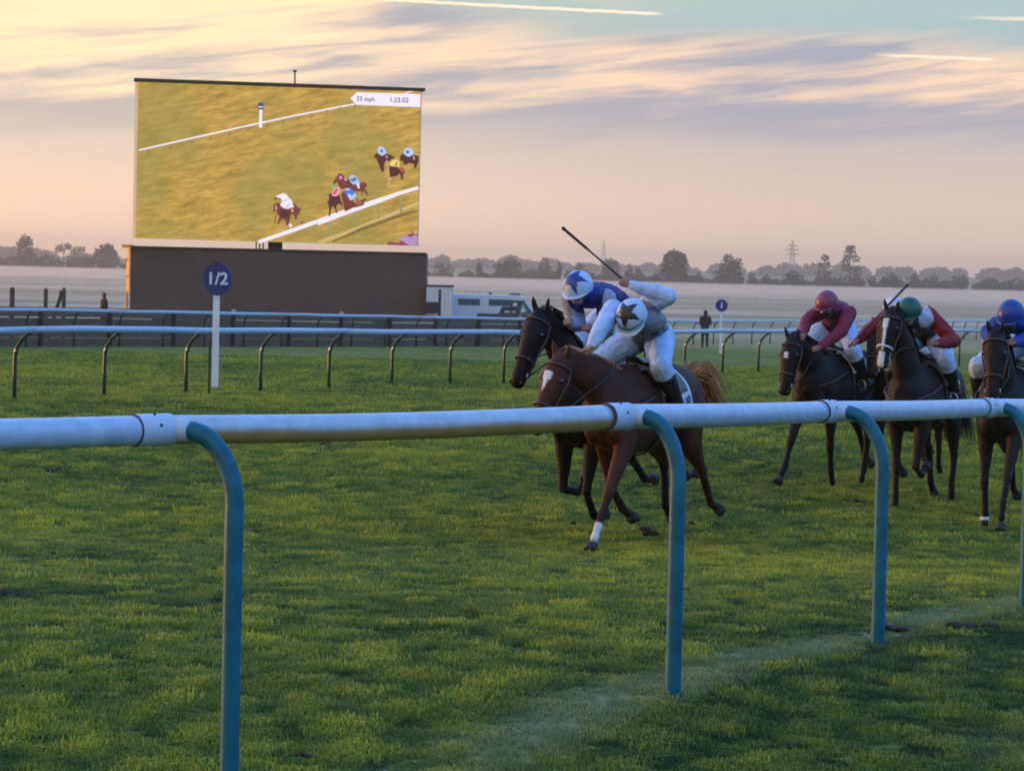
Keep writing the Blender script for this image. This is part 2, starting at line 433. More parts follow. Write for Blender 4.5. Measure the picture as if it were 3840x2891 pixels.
def tree(name, label, cat, group, x, top, w, base, Y, kind='round', seed=0, n=420, airy=0.0):
    """x, top, w, base: where the tree shows in the photograph, turned into metres at its distance Y"""
    rr = random.Random(seed * 13 + 5)
    B = pix(x, base, Y); T = pix(x, top, Y); gzz = ground(B.x, Y); h = T.z - gzz; wd = w / FPX * Y
    o = empty(name, (B.x, Y, gzz))
    tag(o, label, cat, group)
    mb = MB(); blobs = []
    if kind == 'round':
        blobs.append((0, 0, h * .55, wd * .36, h * .40, wd * .36))
        for i in range(9):
            a = rr.uniform(0, 6.283); r = rr.uniform(.2, .36) * wd
            zz = rr.uniform(.25, .82) * h; sh = 1 - max(0, (zz / h - .5)) * 1.1
            q = rr.uniform(.12, .22) * wd
            blobs.append((r * math.cos(a) * sh, r * math.sin(a) * .6, zz, q, min(q, h * .98 - zz) if zz + q > h else q, q))
        blobs.append((rr.uniform(-.1, .1) * wd, 0, h * .86, wd * .17, h * .14, wd * .17))
    elif kind == 'tall':
        z = .12
        while z < .9:
            q = wd * (.46 if z < .5 else .46 - (z - .5) * .45)
            for s in (-1, 1):
                if rr.random() > airy:
                    blobs.append((s * q * rr.uniform(.3, .6), rr.uniform(-.2, .2) * wd, z * h, q * .48, h * .085, q * .5))
            z += .11
        blobs.append((0, 0, h * .9, wd * .20, h * .09, wd * .2))
    elif kind == 'umbrella':
        blobs.append((0, 0, h * .84, wd * .5, h * .13, wd * .5)); blobs.append((-wd * .2, 0, h * .74, wd * .32, h * .12, wd * .3)); blobs.append((wd * .25, 0, h * .9, wd * .22, h * .1, wd * .3))
        blobs.append((0, 0, h * .14, wd * .5, h * .14, wd * .3))
    elif kind == 'bush':
        for i in range(5):
            blobs.append((rr.uniform(-.34, .34) * wd, rr.uniform(-.2, .2) * wd, h * rr.uniform(.3, .55), wd * rr.uniform(.15, .26), h * rr.uniform(.28, .42), wd * .2))
        blobs.append((0, 0, h * .55, wd * .28, h * .44, wd * .25))
    leaf_cloud(mb, blobs, n, max(.45, wd * .045), rr)
    me = mb.mesh('crown'); link('crown', me, MATS['leaf_far'], o)
    tk = MB(); tk.tube([(0, 0, -.5), (.1, 0, h * .3), (-.05, 0, h * .6), (0, 0, h * .85)], [h * .028 + .06, h * .022 + .05, h * .012, h * .004 + .02], 7)
    for i in range(4):
        a = rr.uniform(0, 6.283); tk.tube([(0, 0, h * (.3 + .1 * i)), (math.cos(a) * wd * .16, math.sin(a) * wd * .16, h * (.45 + .1 * i)), (math.cos(a) * wd * .26, math.sin(a) * wd * .26, h * (.55 + .09 * i))], [h * .012 + .02, h * .008 + .02, .03], 5)
    tk.build('trunk', MATS['bark'], o, fix=False)
    return o
def build_trees():
    G = 'trees beyond the misty heath'
    T = [
        ('oak_tree', 'tall broad tree with a bumpy dome, highest beyond the wooden posts', 95, 878, 92, 968, 'round', 900),
        ('thorn_tree', 'flat-topped umbrella-shaped tree on the heath between two domed trees', 238, 912, 66, 968, 'umbrella', 420),
        ('thorn_tree', 'small wispy tree with a low flat crown just beside the flat-topped umbrella tree', 292, 922, 60, 968, 'umbrella', 360),
        ('lime_tree', 'wide low domed tree just beside the sunlit edge of the screen lorry', 392, 912, 118, 970, 'round', 700),
        ('hawthorn_bush', 'low grey bush at the foot of the tallest domed tree near the lorry', 75, 946, 60, 970, 'bush', 200),
        ('hawthorn_bush', 'low bush between the flat-topped umbrella tree and the domed tree by the lorry', 330, 944, 70, 970, 'bush', 200),
        ('poplar_clump', 'low rounded tree showing just past the dark trailer edge', 1665, 968, 88, 1016, 'bush', 360),
        ('ash_tree', 'small pointed tree above the white van roof', 1800, 976, 46, 1016, 'bush', 260),
        ('oak_tree', 'wide smooth-topped round tree above the nose of the white van', 1905, 967, 120, 1018, 'round', 700),
        ('ash_tree', 'narrow upright tree just past the white van, beside a wide round tree', 2042, 961, 56, 1020, 'round', 420),
        ('ash_tree', 'slim small tree alone in a gap, just before the blue-starred cap', 2098, 978, 34, 1020, 'bush', 260),
        ('oak_tree', 'low round tree right above the cap with the blue star', 2172, 976, 66, 1022, 'bush', 360),
        ('oak_tree', 'dark wide tree crossed by the raised whip', 2296, 966, 90, 1030, 'round', 640),
        ('ash_tree', 'narrow dark tree just past the raised whip', 2360, 988, 40, 1032, 'bush', 260),
        ('willow_tree', 'low bush in the dip before the biggest broad tree', 2392, 1004, 50, 1034, 'bush', 240),
        ('oak_tree', 'biggest broad dark tree with an uneven crown above the raised elbow of the leading jockey', 2530, 933, 148, 1043, 'round', 1300),
        ('hawthorn_bush', 'low bush at the near edge of the biggest broad tree', 2462, 1018, 50, 1044, 'bush', 200),
        ('hawthorn_bush', 'small round bush between the two broad dark trees', 2620, 1016, 44, 1044, 'bush', 200),
        ('oak_tree', 'broad rounded tree above the small round number one marker', 2735, 953, 116, 1044, 'round', 1000),
        ('holly_bush', 'small upright bush touching the broad tree above the number one marker', 2816, 1012, 38, 1045, 'bush', 220),
        ('gorse_bush', 'low flat bush standing by itself under the pylon', 2876, 1028, 48, 1046, 'bush', 200),
        ('oak_tree', 'dark low dome-shaped tree to one side of the pylon, before the two airy trees', 2972, 1007, 94, 1047, 'bush', 560),
        ('pine_tree', 'airy upright tree with gaps, the shorter of the airy pair above the maroon cap', 3090, 954, 76, 1046, 'tall', 620),
        ('pine_tree', 'tall airy tree with gaps, the taller of the airy pair near the maroon cap', 3186, 917, 92, 1046, 'tall', 800),
        ('hawthorn_bush', 'low bush at the foot of the tallest airy tree', 3268, 1026, 70, 1048, 'bush', 240),
        ('oak_tree', 'low rounded tree above the angled whip of the green-capped jockey', 3345, 1020, 84, 1050, 'bush', 420),
        ('oak_tree', 'long low clump above the green cap', 3430, 1026, 74, 1052, 'bush', 360),
        ('oak_tree', 'low domed tree close after the long clump above the green cap', 3500, 1021, 72, 1052, 'bush', 360),
        ('ash_tree', 'low peaked tree standing apart before the gap at the picture edge', 3596, 1023, 84, 1053, 'bush', 380),
        ('oak_tree', 'flat low tree at the picture edge above the royal blue cap', 3812, 1040, 90, 1056, 'bush', 320),
    ]
    for i, (nm, lb, x, top, w, base, kind, n) in enumerate(T):
        c = nm.split('_')[1] if 'clump' not in nm else 'tree'
        tree(nm if 'clump' not in nm else 'poplar_tree', lb, c, G, x, top, w, base, 1150 + (i * 37) % 180 if x > 600 else 1350, kind, i, n, .22)
    # hedges and woods that read as one mass
    rr = random.Random(99)
    def mass(name, label, px0, px1, tops, Y, n, thick, size, jag=.35):
        mb = MB(); blobs = []
        k = int((px1 - px0) / (size * FPX / Y * 1.6))
        for i in range(k):
            x = px0 + (px1 - px0) * (i + rr.random()) / k
            top = np.interp(x, [t[0] for t in tops], [t[1] for t in tops]); P = pix(x, top, Y); g = ground(P.x, Y)
            h = (P.z - g) * rr.uniform(1 - jag, 1.04); r = size * rr.uniform(.8, 1.6)
            blobs.append((P.x, Y + rr.uniform(-thick, thick), g + h * .5, r, h * .5, r))
        leaf_cloud(mb, blobs, n, size * .17 + .3, rr)
        o = link(name, mb.mesh(name), MATS['leaf_far']); tag(o, label, 'woodland' if 'wood' in name else 'hedge', kind='stuff')
    mass('distant_wood', 'long hazy wood along the skyline behind the single trees', 1380, 4100, [(1380, 956), (1650, 950), (1750, 957), (1950, 956), (2050, 962), (2120, 958), (2400, 984), (2640, 990), (2800, 984), (3000, 990), (3250, 984), (3280, 976), (3320, 990), (3700, 1002), (3760, 978), (3790, 992), (4100, 1008)], 2900, 17000, 60, 11)
    mass('distant_wood', 'low hazy wood along the skyline behind the screen lorry', -250, 1380, [(-250, 915), (0, 914), (180, 928), (350, 930), (460, 930), (700, 938), (1380, 960)], 2500, 9000, 40, 9)
    mass('hedgerow', 'dark low hedge under the single trees across the misty field', 1500, 4100, [(1500, 1006), (2000, 1008), (2400, 1030), (3000, 1038), (3600, 1044), (4100, 1054)], 1330, 9000, 12, 3.2, .5)
    mass('hedgerow', 'dark low hedge under the domed trees beside the screen lorry', -250, 1100, [(-250, 948), (0, 950), (500, 958), (1100, 980)], 1420, 4500, 12, 3.4, .5)
build_trees()

def build_pylon(x, top, base, Y, label, arms=True):
    B = pix(x, base, Y); T = pix(x, top, Y); h = T.z - B.z; o = empty('electricity_pylon', (B.x, Y, B.z - 8)); tag(o, label, 'pylon', 'pylons on the skyline')
    H = h + 8; w = H * .10; m = MATS.get('galvanised') or mat('galvanised', (.30, .30, .31), .6)
    mb = MB(); r = .30
    def hw(z): return w * (1 - z / H) ** 1.1 + .35
    lv = [0, .18, .34, .48, .60, .70, .80, .90, 1.0]
    for sx in (-1, 1):
        for sy in (-1, 1):
            mb.tube([(sx * hw(t * H * .999), sy * hw(t * H * .999), t * H) for t in lv], r, 4)
    for a, b in zip(lv[:-1], lv[1:]):
        for sy in (-1, 1):
            A, C = hw(a * H), hw(min(b, .999) * H)
            mb.tube([(-A, sy * A, a * H), (C, sy * C, b * H)], r * .6, 3); mb.tube([(A, sy * A, a * H), (-C, sy * C, b * H)], r * .6, 3)
    mb.build('tower', m, o, fix=False)
    if arms:
        for z, l in ((.62, .16), (.74, .20), (.86, .15)):
            am = MB(); q = l * H
            for s in (-1, 1):
                am.tube([(0, 0, z * H + .8), (s * q, 0, z * H)], r, 4); am.tube([(0, 0, z * H - .8), (s * q, 0, z * H)], r, 4); am.tube([(s * q, 0, z * H), (s * q, 0, z * H - 1.6)], .16, 4)
            am.build('cross_arm', m, o, fix=False)
    return o
build_pylon(2970, 903, 1000, 2500, 'lattice electricity pylon with three cross arms on the skyline before the airy trees')
build_pylon(2263, 903, 985, 2700, 'slim lattice mast on the skyline behind the raised whip', False)

def volume(name, verts_xy, z0, z1, dens, color, label, aniso=0.0):
    mb = MB(); mb.prism([(x, y, z0) for x, y in verts_xy], (0, 0, z1 - z0))
    m = bpy.data.materials.new(name); m.use_nodes = True; t = m.node_tree; t.nodes.clear()
    v = t.nodes.new('ShaderNodeVolumePrincipled'); v.inputs['Density'].default_value = dens; v.inputs['Color'].default_value = (*color, 1); v.inputs['Anisotropy'].default_value = aniso
    out = t.nodes.new('ShaderNodeOutputMaterial'); t.links.new(v.outputs[0], out.inputs['Volume'])
    m.volume_intersection_method = 'FAST' if hasattr(m, 'volume_intersection_method') else 0
    o = mb.build(name, m); tag(o, label, 'mist', kind='stuff'); return o
HAZE = .00029
volume('haze', [(-2900, -45), (2900, -45), (2900, 4300), (-2900, 4300)], -8.0, 30, HAZE, (1.0, .81, .69), 'thin evening haze over the whole course and the heath', .8)
volume('ground_mist', [(-330, 760), (-40, 700), (60, 600), (430, 500), (470, 860), (60, 1040), (-330, 1300)], -4.5, -1.7, .014, (1.0, .82, .71), 'dense white bank of ground mist lying on the far heath', .8)
volume('ground_mist', [(-120, 200), (60, 230), (330, 330), (420, 470), (-330, 720)], -4.4, -1.5, .0022, (1.0, .79, .65), 'thin veil of ground mist spread over the near heath, in front of the dense bank', .8)

# ------------------------------------------------------------------ running rails
mat('rail_white', (.40, .52, .66), .30, (16, .13), bump=.08, bscale=6)
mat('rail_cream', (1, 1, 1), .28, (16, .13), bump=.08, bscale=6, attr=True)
mat('post_green', (.004, .115, .175), .5, (12, .25), bump=.12, bscale=25, spec=.3)
mat('post_dark', (.018, .045, .030), .28, (12, .25))
mat('post_foot', (.010, .060, .075), .7)
mat('white_paint', (.46, .56, .68), .5, (8, .08))
mat('joint_dark', (.05, .05, .05), .7)

def near_rail():
    o = empty('running_rail', (0, 0, 0)); tag(o, 'nearest white running rail on bent blue-green posts, crossing the whole foreground', 'rail', 'running rails')
    # posts: (base px x, base px y, depth)
    posts = [(858, 2990, 9.56), (2522, 2618, 11.34), (3290, 2430, 13.40), (3842, 2288, 15.75)]
    joints = [pix(-900, 1640, 8.3), pix(590, 1612, 9.62), pix(2328, 1562, 11.42), pix(3105, 1543, 13.48), pix(3705, 1529, 15.8), pix(4200, 1519, 18.1)]
    feet = []
    for i, (x, y, Y) in enumerate(posts):
        P = pix(x, y, Y)
        feet.append(P)
    feet.append(feet[-1] + DIR * 2.5); feet[-1].z = ground(feet[-1].x, feet[-1].y)
    rad = .052
    # pipes: each runs from joint to joint, sagging very slightly
    for i in range(len(joints) - 1):
        a, b = joints[i], joints[i + 1]; prv = joints[max(0, i - 1)]; nx = joints[min(len(joints) - 1, i + 2)]
        pts = []
        for k in range(15):
            t = k / 14
            # catmull rom
            p = .5 * ((2 * a) + (b - prv) * t + (2 * prv - 5 * a + 4 * b - nx) * t * t + (-prv + 3 * a - 3 * b + nx) * t ** 3)
            p = a.lerp(b, t).lerp(p, .5) - Vector((0, 0, .012 * math.sin(math.pi * t) * (1 if i == 1 else .4)))
            pts.append(p)
        mb = MB(); mb.tube(pts, rad, 28)
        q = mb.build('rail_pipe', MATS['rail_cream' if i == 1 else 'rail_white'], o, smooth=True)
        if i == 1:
            # pipe coloured pale blue-grey on top and golden brown underneath, with a wavering edge
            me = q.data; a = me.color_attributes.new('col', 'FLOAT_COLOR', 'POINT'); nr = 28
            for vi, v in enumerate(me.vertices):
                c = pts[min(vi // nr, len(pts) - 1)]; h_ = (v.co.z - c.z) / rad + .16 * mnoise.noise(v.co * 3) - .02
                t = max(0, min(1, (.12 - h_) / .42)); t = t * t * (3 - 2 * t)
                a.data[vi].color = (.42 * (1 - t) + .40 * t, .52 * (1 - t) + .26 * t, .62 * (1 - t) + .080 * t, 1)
            q['label'] = 'white pipe with a golden-brown underside between the first two posts'
    for j, P in enumerate(joints[1:-1]):
        d = (joints[j + 2] - joints[j]).normalized()
        mb = MB(); mb.tube([P - d * .115, P - d * .10, P + d * .05, P + d * .06], [.055, .0575, .0575, .054], 28)
        mb.build('sleeve', MATS['white_paint'], o, smooth=True)
        mb = MB(); mb.tube([P - d * .117, P - d * .111], .0578, 28)
        mb.build('joint_ring', MATS['joint_dark'], o)
        for a_ in (.35, 1.25, 2.2):
            bm_ = MB(); bp_ = P + Vector((-d.y, d.x, 0)).normalized() * (-math.cos(a_) * .0575) + Vector((0, 0, math.sin(a_) * .0575)); bm_.ell(bp_ - d * .03, (.006, .006, .006), n=8, m=6); bm_.build('bolt', MATS['joint_dark'], o)
        F = feet[j]
        side = Vector((F.x - P.x, F.y - P.y, 0)); L0 = side.length; sd = side.normalized()
        # stub of the sleeve that takes the post
        mb = MB(); mb.tube([P + d * .05 + sd * .02, P + d * .06 + sd * .075], [.045, .038], 16)
        mb.build('socket', MATS['white_paint'], o, smooth=True)
        S0 = P + d * .055 + sd * .062
        top = Vector((F.x, F.y, 0)); H = S0.z
        pts = [S0]
        for k in range(1, 11):
            a = k / 10 * math.pi / 2
            x = (L0 - .062) * math.sin(a) ; z = -.30 * (1 - math.cos(a))
            base = S0 + sd * x; base.x += (F.x - (S0 + sd * (L0 - .062)).x) * (k / 10); base.y += (F.y - (S0 + sd * (L0 - .062)).y) * (k / 10)
            base.z = S0.z + .004 * math.sin(a * 2) + z
            pts.append(base)
        last = pts[-1]
        pts += [last.lerp(F, .33), last.lerp(F, .66), F + Vector((0, 0, .07)), F - Vector((0, 0, .25))]
        mb = MB(); mb.tube(pts, .0335, 20)
        mb.build('bent_post', MATS['post_green'], o, smooth=True)
near_rail()

def far_rail(P0, k0, k1, step, label, detail=True, over=.36, rad=.055, h=1.16):
    o = empty('running_rail', (0, 0, 0)); tag(o, label, 'rail', 'running rails')
    mb = MB(); pts = []
    side = -TRK * over
    for k in np.arange(k0, k1 + .01, .5):
        p = P0 + DIR * (step * k); p.z = ground(p.x, p.y) + h + .007 * math.sin(k * 2.3) + .004 * math.sin(k * 5.1); pts.append(p + side)
    for a in range(0, len(pts) - 2, 8):
        seg = pts[a:a + 9]
        if len(seg) < 2: continue
        mb = MB(); mb.tube(seg, rad, 12); mb.build('rail_pipe', MATS['rail_white'], o, smooth=True)
    proto = {}
    for k in range(int(k0), int(k1) + 1):
        p = P0 + DIR * (step * k); g = ground(p.x, p.y); T = side
        pp = [(0, 0, -.1), (0, 0, .35), (.0, .0, .70)] if True else []
        curve = [Vector((0, 0, -.1)), Vector((0, 0, .4)), Vector((0, 0, .72)), T * .10 + Vector((0, 0, .86)), T * .35 + Vector((0, 0, .99)), T * .70 + Vector((0, 0, 1.09)), T * .96 + Vector((0, 0, 1.14))]
        if 'm' not in proto:
            mb = MB(); mb.tube(curve, .033, 10); proto['m'] = mb.mesh('bent_post'); proto['m'].shade_smooth(); proto['m'].materials.append(MATS['post_dark'])
            mb = MB(); mb.tube([Vector((0, 0, .84)) + T * .08, Vector((0, 0, .76))], .034, 10); proto['c'] = mb.mesh('clamp'); proto['c'].shade_smooth(); proto['c'].materials.append(MATS['clamp_metal'])
        q = link('bent_post', proto['m'], None, o); q.location = (p.x, p.y, g)
        if detail:
            q = link('clamp', proto['c'], None, o); q.location = (p.x, p.y, g)
    return o
mat('clamp_metal', (.75, .62, .50), .25, metallic=.6)
R1 = pix(54, 1490, 44.9); R1.z = 0
far_rail(R1, -4, 26, 2.507, 'far white running rail on dark bent posts, across the track from the horses')
R2 = pix(97, 1291, 85.5); R2.z = 0
far_rail(R2, -6, 44, 2.507, 'second far white running rail, standing just beyond the far rail, dark boards behind it', False, .2)

def misty_rail():
    o = empty('post_and_rail_fence', (0, 0, 0)); tag(o, 'thin post and rail fence far off, standing against the bright mist', 'fence')
    m = mat('fence_grey', (.42, .40, .38), .8)
    A = pix(1150, 1030, 520); B = pix(4100, 1118, 395)
    n = 96; pts = []
    me = None
    for k in range(n + 1):
        t = k / n; x = A.x + (B.x - A.x) * t; y = A.y + (B.y - A.y) * t; g = ground(x, y)
        pts.append((x, y, g + 1.25 + .02 * math.sin(k * 1.7)))
        if me is None:
            mb = MB(); mb.box((0, 0, .62), (.11, .11, 1.3)); me = mb.mesh('post'); me.materials.append(m)
        q = link('post', me, None, o); q.location = (x, y, g)
    mb = MB(); mb.tube(pts, .06, 6); mb.build('top_rail', MATS['rail_white'], o)
    o2 = empty('post_and_rail_fence', (0, 0, 0)); tag(o2, 'faint thin fence far off in the mist between the leaning posts and the lorry', 'fence')
    A = pix(-300, 1052, 600); B = pix(470, 1050, 560); pts = []
    for k in range(12):
        t = k / 11; x = A.x + (B.x - A.x) * t; y = A.y + (B.y - A.y) * t; g = ground(x, y); pts.append((x, y, g + 1.1))
        q = link('post', me, None, o2); q.location = (x, y, g)
    mb = MB(); mb.tube(pts, .05, 6); mb.build('top_rail', m, o2)
misty_rail()

def boards():
    o = empty('boarded_fence', (0, 0, 0)); tag(o, 'low dark timber board fence with upright posts, running behind the second far rail', 'fence')
    mb_ = mat('dark_board', (.14, .088, .055), .85, (6, .25), bump=.3, bscale=12)
    mp = mat('dark_post', (.045, .036, .030), .8)
    mcap = mat('pale_cap', (.36, .32, .28), .8)
    w = 2.507 * 1.5; bm_ = MB(); bm_.box((0, 0, 0), (w - .03, .035, .30)); me = bm_.mesh('board'); me.materials.append(mb_)
    pm = MB(); pm.box((0, 0, .6), (.11, .11, 1.3)); pme = pm.mesh('upright'); pme.materials.append(mp)
    cm = MB(); cm.tube([(0, 0, 1.2), (0, 0, 1.27), (0, 0, 1.30)], [.085, .085, .05], 8); cme = cm.mesh('post_cap'); cme.materials.append(mcap)
    rz = math.atan2(DIR.y, DIR.x); rr = random.Random(4)
    for k in range(-5, 28):
        c = R2 + TRK * .9 + DIR * (w * k); z0 = ground(c.x, c.y)
        c2 = R2 + TRK * .9 + DIR * (w * k + 1); slope = (ground(c2.x, c2.y) - z0)
        if c.x / c.y > .012: break
        for j in range(4):
            q = link('board', me, None, o); q.location = (c.x, c.y, z0 + .12 + j * .32 + rr.uniform(-.01, .01)); q.rotation_euler = (0, math.atan(-slope) + rr.uniform(-.003, .003), rz)
        e = c - DIR * (w / 2) - TRK * .08; q = link('upright', pme, None, o); q.location = (e.x, e.y, ground(e.x, e.y)); q.rotation_euler = (0, 0, rz)
        if k % 2 == 0:
            q = link('post_cap', cme, None, o); q.location = (e.x, e.y, ground(e.x, e.y) - .0); q.rotation_euler = (0, 0, rz)
boards()

def loose_posts():
    mp = mat('old_wood', (.075, .055, .045), .8, (10, .3), bump=.4, bscale=14)
    for i, (x, top, Y, lean, lb) in enumerate([(46, 1077, 92, 0, 'stout rounded wooden post rising above the second rail, nearest the picture edge'), (172, 1081, 94, 0, 'thin upright wooden post above the second rail, between the stout post and the braced post'), (240, 1080, 95, 1, 'wooden post with a slanting brace against it, before the standing figure')]):
        T = pix(x, top, Y); g = ground(T.x, Y); h = T.z - g
        o = empty('wooden_post', (T.x, Y, g)); tag(o, lb, 'post', 'old posts behind the second rail')
        r = .085 if i == 0 else .07
        mb = MB(); mb.tube([(0, 0, -.3), (0, 0, h - .06), (0, 0, h - .01), (0, 0, h)], [r, r, r * .8, r * .3], 10); mb.build('stake', mp, o, smooth=False)
        if lean:
            mb = MB(); mb.tube([(-.62, .1, 0), (-.10, 0, h - .25), (-.12, 0, h - .10)], [.07, .07, .06], 8); mb.build('brace', mp, o)
    # small clay coloured stumps behind the far rail
loose_posts()

# ------------------------------------------------------------------ distance markers
mat('marker_blue', (.018, .030, .16), .55, (6, .12)); mat('marker_white', (.70, .74, .80), .6, (6, .06)); mat('number_white', (.62, .74, .85), .6, (9, .05))
def markers():
    Y = 49.2
    T = pix(818, 985, Y); B = pix(803, 1447, Y); C = pix(816, 1047, Y)
    o = empty('distance_marker', (B.x, Y, ground(B.x, Y))); tag(o, 'tall white distance marker board with a blue disc reading 1/2', 'marker', 'furlong markers')
    b = o.location
    mb = MB(); mb.box(((C.x + B.x) / 2 - b.x, 0, (C.z + B.z) / 2 - .12 - b.z), (.118, .035, C.z - B.z - .2)); bevel(mb.build('board', MATS['marker_white'], o), .006)
    mb = MB(); mb.tube([(C.x - b.x, .03, C.z - b.z), (C.x - b.x, 0, C.z - b.z), (C.x - b.x, -.035, C.z - b.z)], [(.25, .29)] * 3, 40, lat=(1, 0, 0))
    mb.build('disc', MATS['marker_blue'], o)
    me = text_mesh('1/2', .30, .004, .006); me.transform(Matrix.Rotation(R(90), 4, 'X')); q = link('numeral', me, MATS['number_white'], o); q.location = (C.x - b.x, -.042, C.z - b.z)
    mb = MB(); mb.tube([(-.10, .08, -.2), (-.10, .08, 1.0)], .022, 8); mb.build('stake', MATS['post_dark'], o)
    Y = 108
    C = pix(2706, 1146, Y); g = ground(C.x, Y)
    o = empty('distance_marker', (C.x, Y, g)); tag(o, 'small far distance marker, dark blue disc with a white 1 on a pole', 'marker', 'furlong markers')
    h = C.z - g
    mb = MB(); mb.box((0, 0, (h - .2) / 2), (.085, .03, h - .2)); mb.build('pole', MATS['marker_white'], o)
    mb = MB(); mb.tube([(0, .03, h), (0, 0, h), (0, -.03, h)], .24, 28, lat=(1, 0, 0)); mb.build('disc', MATS['marker_blue'], o)
    me = text_mesh('1', .30, .004, .010); me.transform(Matrix.Rotation(R(90), 4, 'X')); q = link('numeral', me, MATS['number_white'], o); q.location = (0, -.036, h)
markers()

# ------------------------------------------------------------------ screen lorry
mat('frame_black', (.035, .026, .024), .7); mat('case_pale', (.60, .56, .50), .35)
def flat_emit(name, col, k=1.0):
    m = bpy.data.materials.new(name); m.use_nodes = True; b = m.node_tree.nodes['Principled BSDF']
    b.inputs['Base Color'].default_value = (.01, .01, .01, 1); b.inputs['Roughness'].default_value = .6
    b.inputs['Emission Color'].default_value = (*col, 1); b.inputs['Emission Strength'].default_value = k
    MATS[name] = m; return m
def screen():
    TL, TR, BL, BR = (519, 308), (1581, 344), (508, 894), (1566, 923)
    DL, DR = 123.2, 124.8
    c = [pix(*TL, DL), pix(*TR, DR), pix(*BL, DL), pix(*BR, DR)]
    O = c[2]; U = (c[3] - c[2]); V = Vector((0, 0, 1)) * (c[0].z - c[2].z)
    wd, ht = U.length, V.length
    Un = U.normalized(); Nn = Un.cross(Vector((0, 0, 1))).normalized()
    if Nn.y > 0: Nn = -Nn
    o = empty('big_screen', (O.x, O.y, O.z)); tag(o, 'giant video screen on a mast above the lorry trailer, showing the race', 'screen')
    def W(px, py):                   # pixel of the photograph -> local point on the display face
        # u from the side edges, v from top / bottom edges
        v = .5
        for _ in range(4):
            xl = BL[0] + (TL[0] - BL[0]) * v; xr = BR[0] + (TR[0] - BR[0]) * v
            u = (px - xl) / (xr - xl)
            yb = BL[1] + (BR[1] - BL[1]) * u; yt = TL[1] + (TR[1] - TL[1]) * u
            v = (yb - py) / (yb - yt)
        return U * u + V * v
    # cabinet (real depth)
    mb = MB(); mid = U * .5 + V * .5 - Nn * .30
    rot = Matrix((Un, -Nn, Vector((0, 0, 1)))).transposed()
    mb.box(mid, (wd - .03, .56, ht - .02), rot=rot); mb.build('cabinet', MATS['frame_black'], o)
    mb = MB(); mb.box(U * .5 + V + Vector((0, 0, .09)) - Nn * .22, (wd + .36, 1.0, .12), rot=rot); mb.build('top_cover', MATS['frame_black'], o)
    mb = MB(); mb.prism([-Un * .005 - Nn * .02, -Un * .13 - Nn * .17, -Un * .005 - Nn * .17], V * .995); mb.build('side_trim', MATS['case_pale'], o)
    mb = MB(); mb.box(U + V * .5 + Un * .02 - Nn * .28, (.04, .50, ht), rot=rot); mb.build('side_trim', MATS['case_pale'], o)
    # the display: LED picture of grass
    mb = MB(); q = [Vector((0, 0, 0)), U, U + V, V]; mb.prism([p + Nn * .0 for p in q], Nn * .02)
    m = bpy.data.materials.new('led_grass'); m.use_nodes = True
    global nt
    nt = m.node_tree; b = nt.nodes['Principled BSDF']; b.inputs['Base Color'].default_value = (.01, .01, .01, 1)
    tc = N('ShaderNodeTexCoord'); sp = N('ShaderNodeSeparateXYZ'); L(tc.outputs['Object'], sp.inputs[0])
    x, y, z = sp.outputs
    a = R(14); xr = M('ADD', M('MULTIPLY', x, math.cos(a)), M('MULTIPLY', z, math.sin(a))); zr = M('SUBTRACT', M('MULTIPLY', z, math.cos(a)), M('MULTIPLY', x, math.sin(a)))
    n1 = NOISE(XYZ(M('MULTIPLY', xr, .9), M('MULTIPLY', zr, 3.6)), 1.0, 6, .55); n2 = NOISE(XYZ(M('MULTIPLY', xr, 2.0), M('MULTIPLY', zr, 6.5), 5.0), 1.3, 6, .65); n3 = NOISE(XYZ(xr, zr, 2.0), .32, 3)
    col = RAMP(M('ADD', M('MULTIPLY', n1, .55), M('MULTIPLY', n2, .45)), [(.28, (.20, .125, .018)), (.44, (.40, .245, .034)), (.58, (.58, .355, .065)), (.74, (.82, .50, .13))])
    col = MIX(M('MULTIPLY', SM(n3, .42, .62), .55), col, (.30, .26, .05))
    L(col, b.inputs['Emission Color']); b.inputs['Emission Strength'].default_value = 1.0
    mb.build('display', m, o)
    disp = o.children[-1] if False else None
    cols = {'w': (.88, .80, .92), 'bay': (.18, .035, .022), 'dbay': (.085, .016, .014), 'blue': (.07, .16, .62), 'lblue': (.42, .58, .90), 'pink': (.80, .35, .38), 'red': (.50, .06, .09), 'mar': (.28, .03, .10), 'yel': (.85, .66, .16), 'green': (.25, .45, .25), 'dark': (.05, .02, .03), 'shadow': (.20, .14, .025), 'lit': (.62, .42, .16), 'navy': (.05, .06, .22), 'sand': (.62, .36, .20), 'gp': (.30, .30, .10), 'purp': (.42, .28, .50), 'sorrel': (.36, .11, .05)}
    for k, v in cols.items(): flat_emit('led_' + k, v)
    lay = [0]
    def poly(name, pts, c, lift=None):
        lay[0] += 1; l = .021 + .0005 * (lift if lift is not None else lay[0])
        mb = MB(); mb.prism([W(*p) + Nn * l for p in pts], Nn * .0004); return mb.build(name, MATS['led_' + c], o)
    def band(name, pts, w, c):
        up, dn = [], []
        for i, p in enumerate(pts):
            a = pts[max(0, i - 1)]; d = pts[min(len(pts) - 1, i + 1)]
            n = Vector((-(d[1] - a[1]), d[0] - a[0])).normalized(); ww = w[i] if isinstance(w, (list, tuple)) else w
            up.append((p[0] + n.x * ww / 2, p[1] + n.y * ww / 2)); dn.append((p[0] - n.x * ww / 2, p[1] - n.y * ww / 2))
        return poly(name, up + dn[::-1], c)
    def zz(pts, x0=950, y0=500, s=2212 / 650): return [(x0 + a / s, y0 + b / s) for a, b in pts]
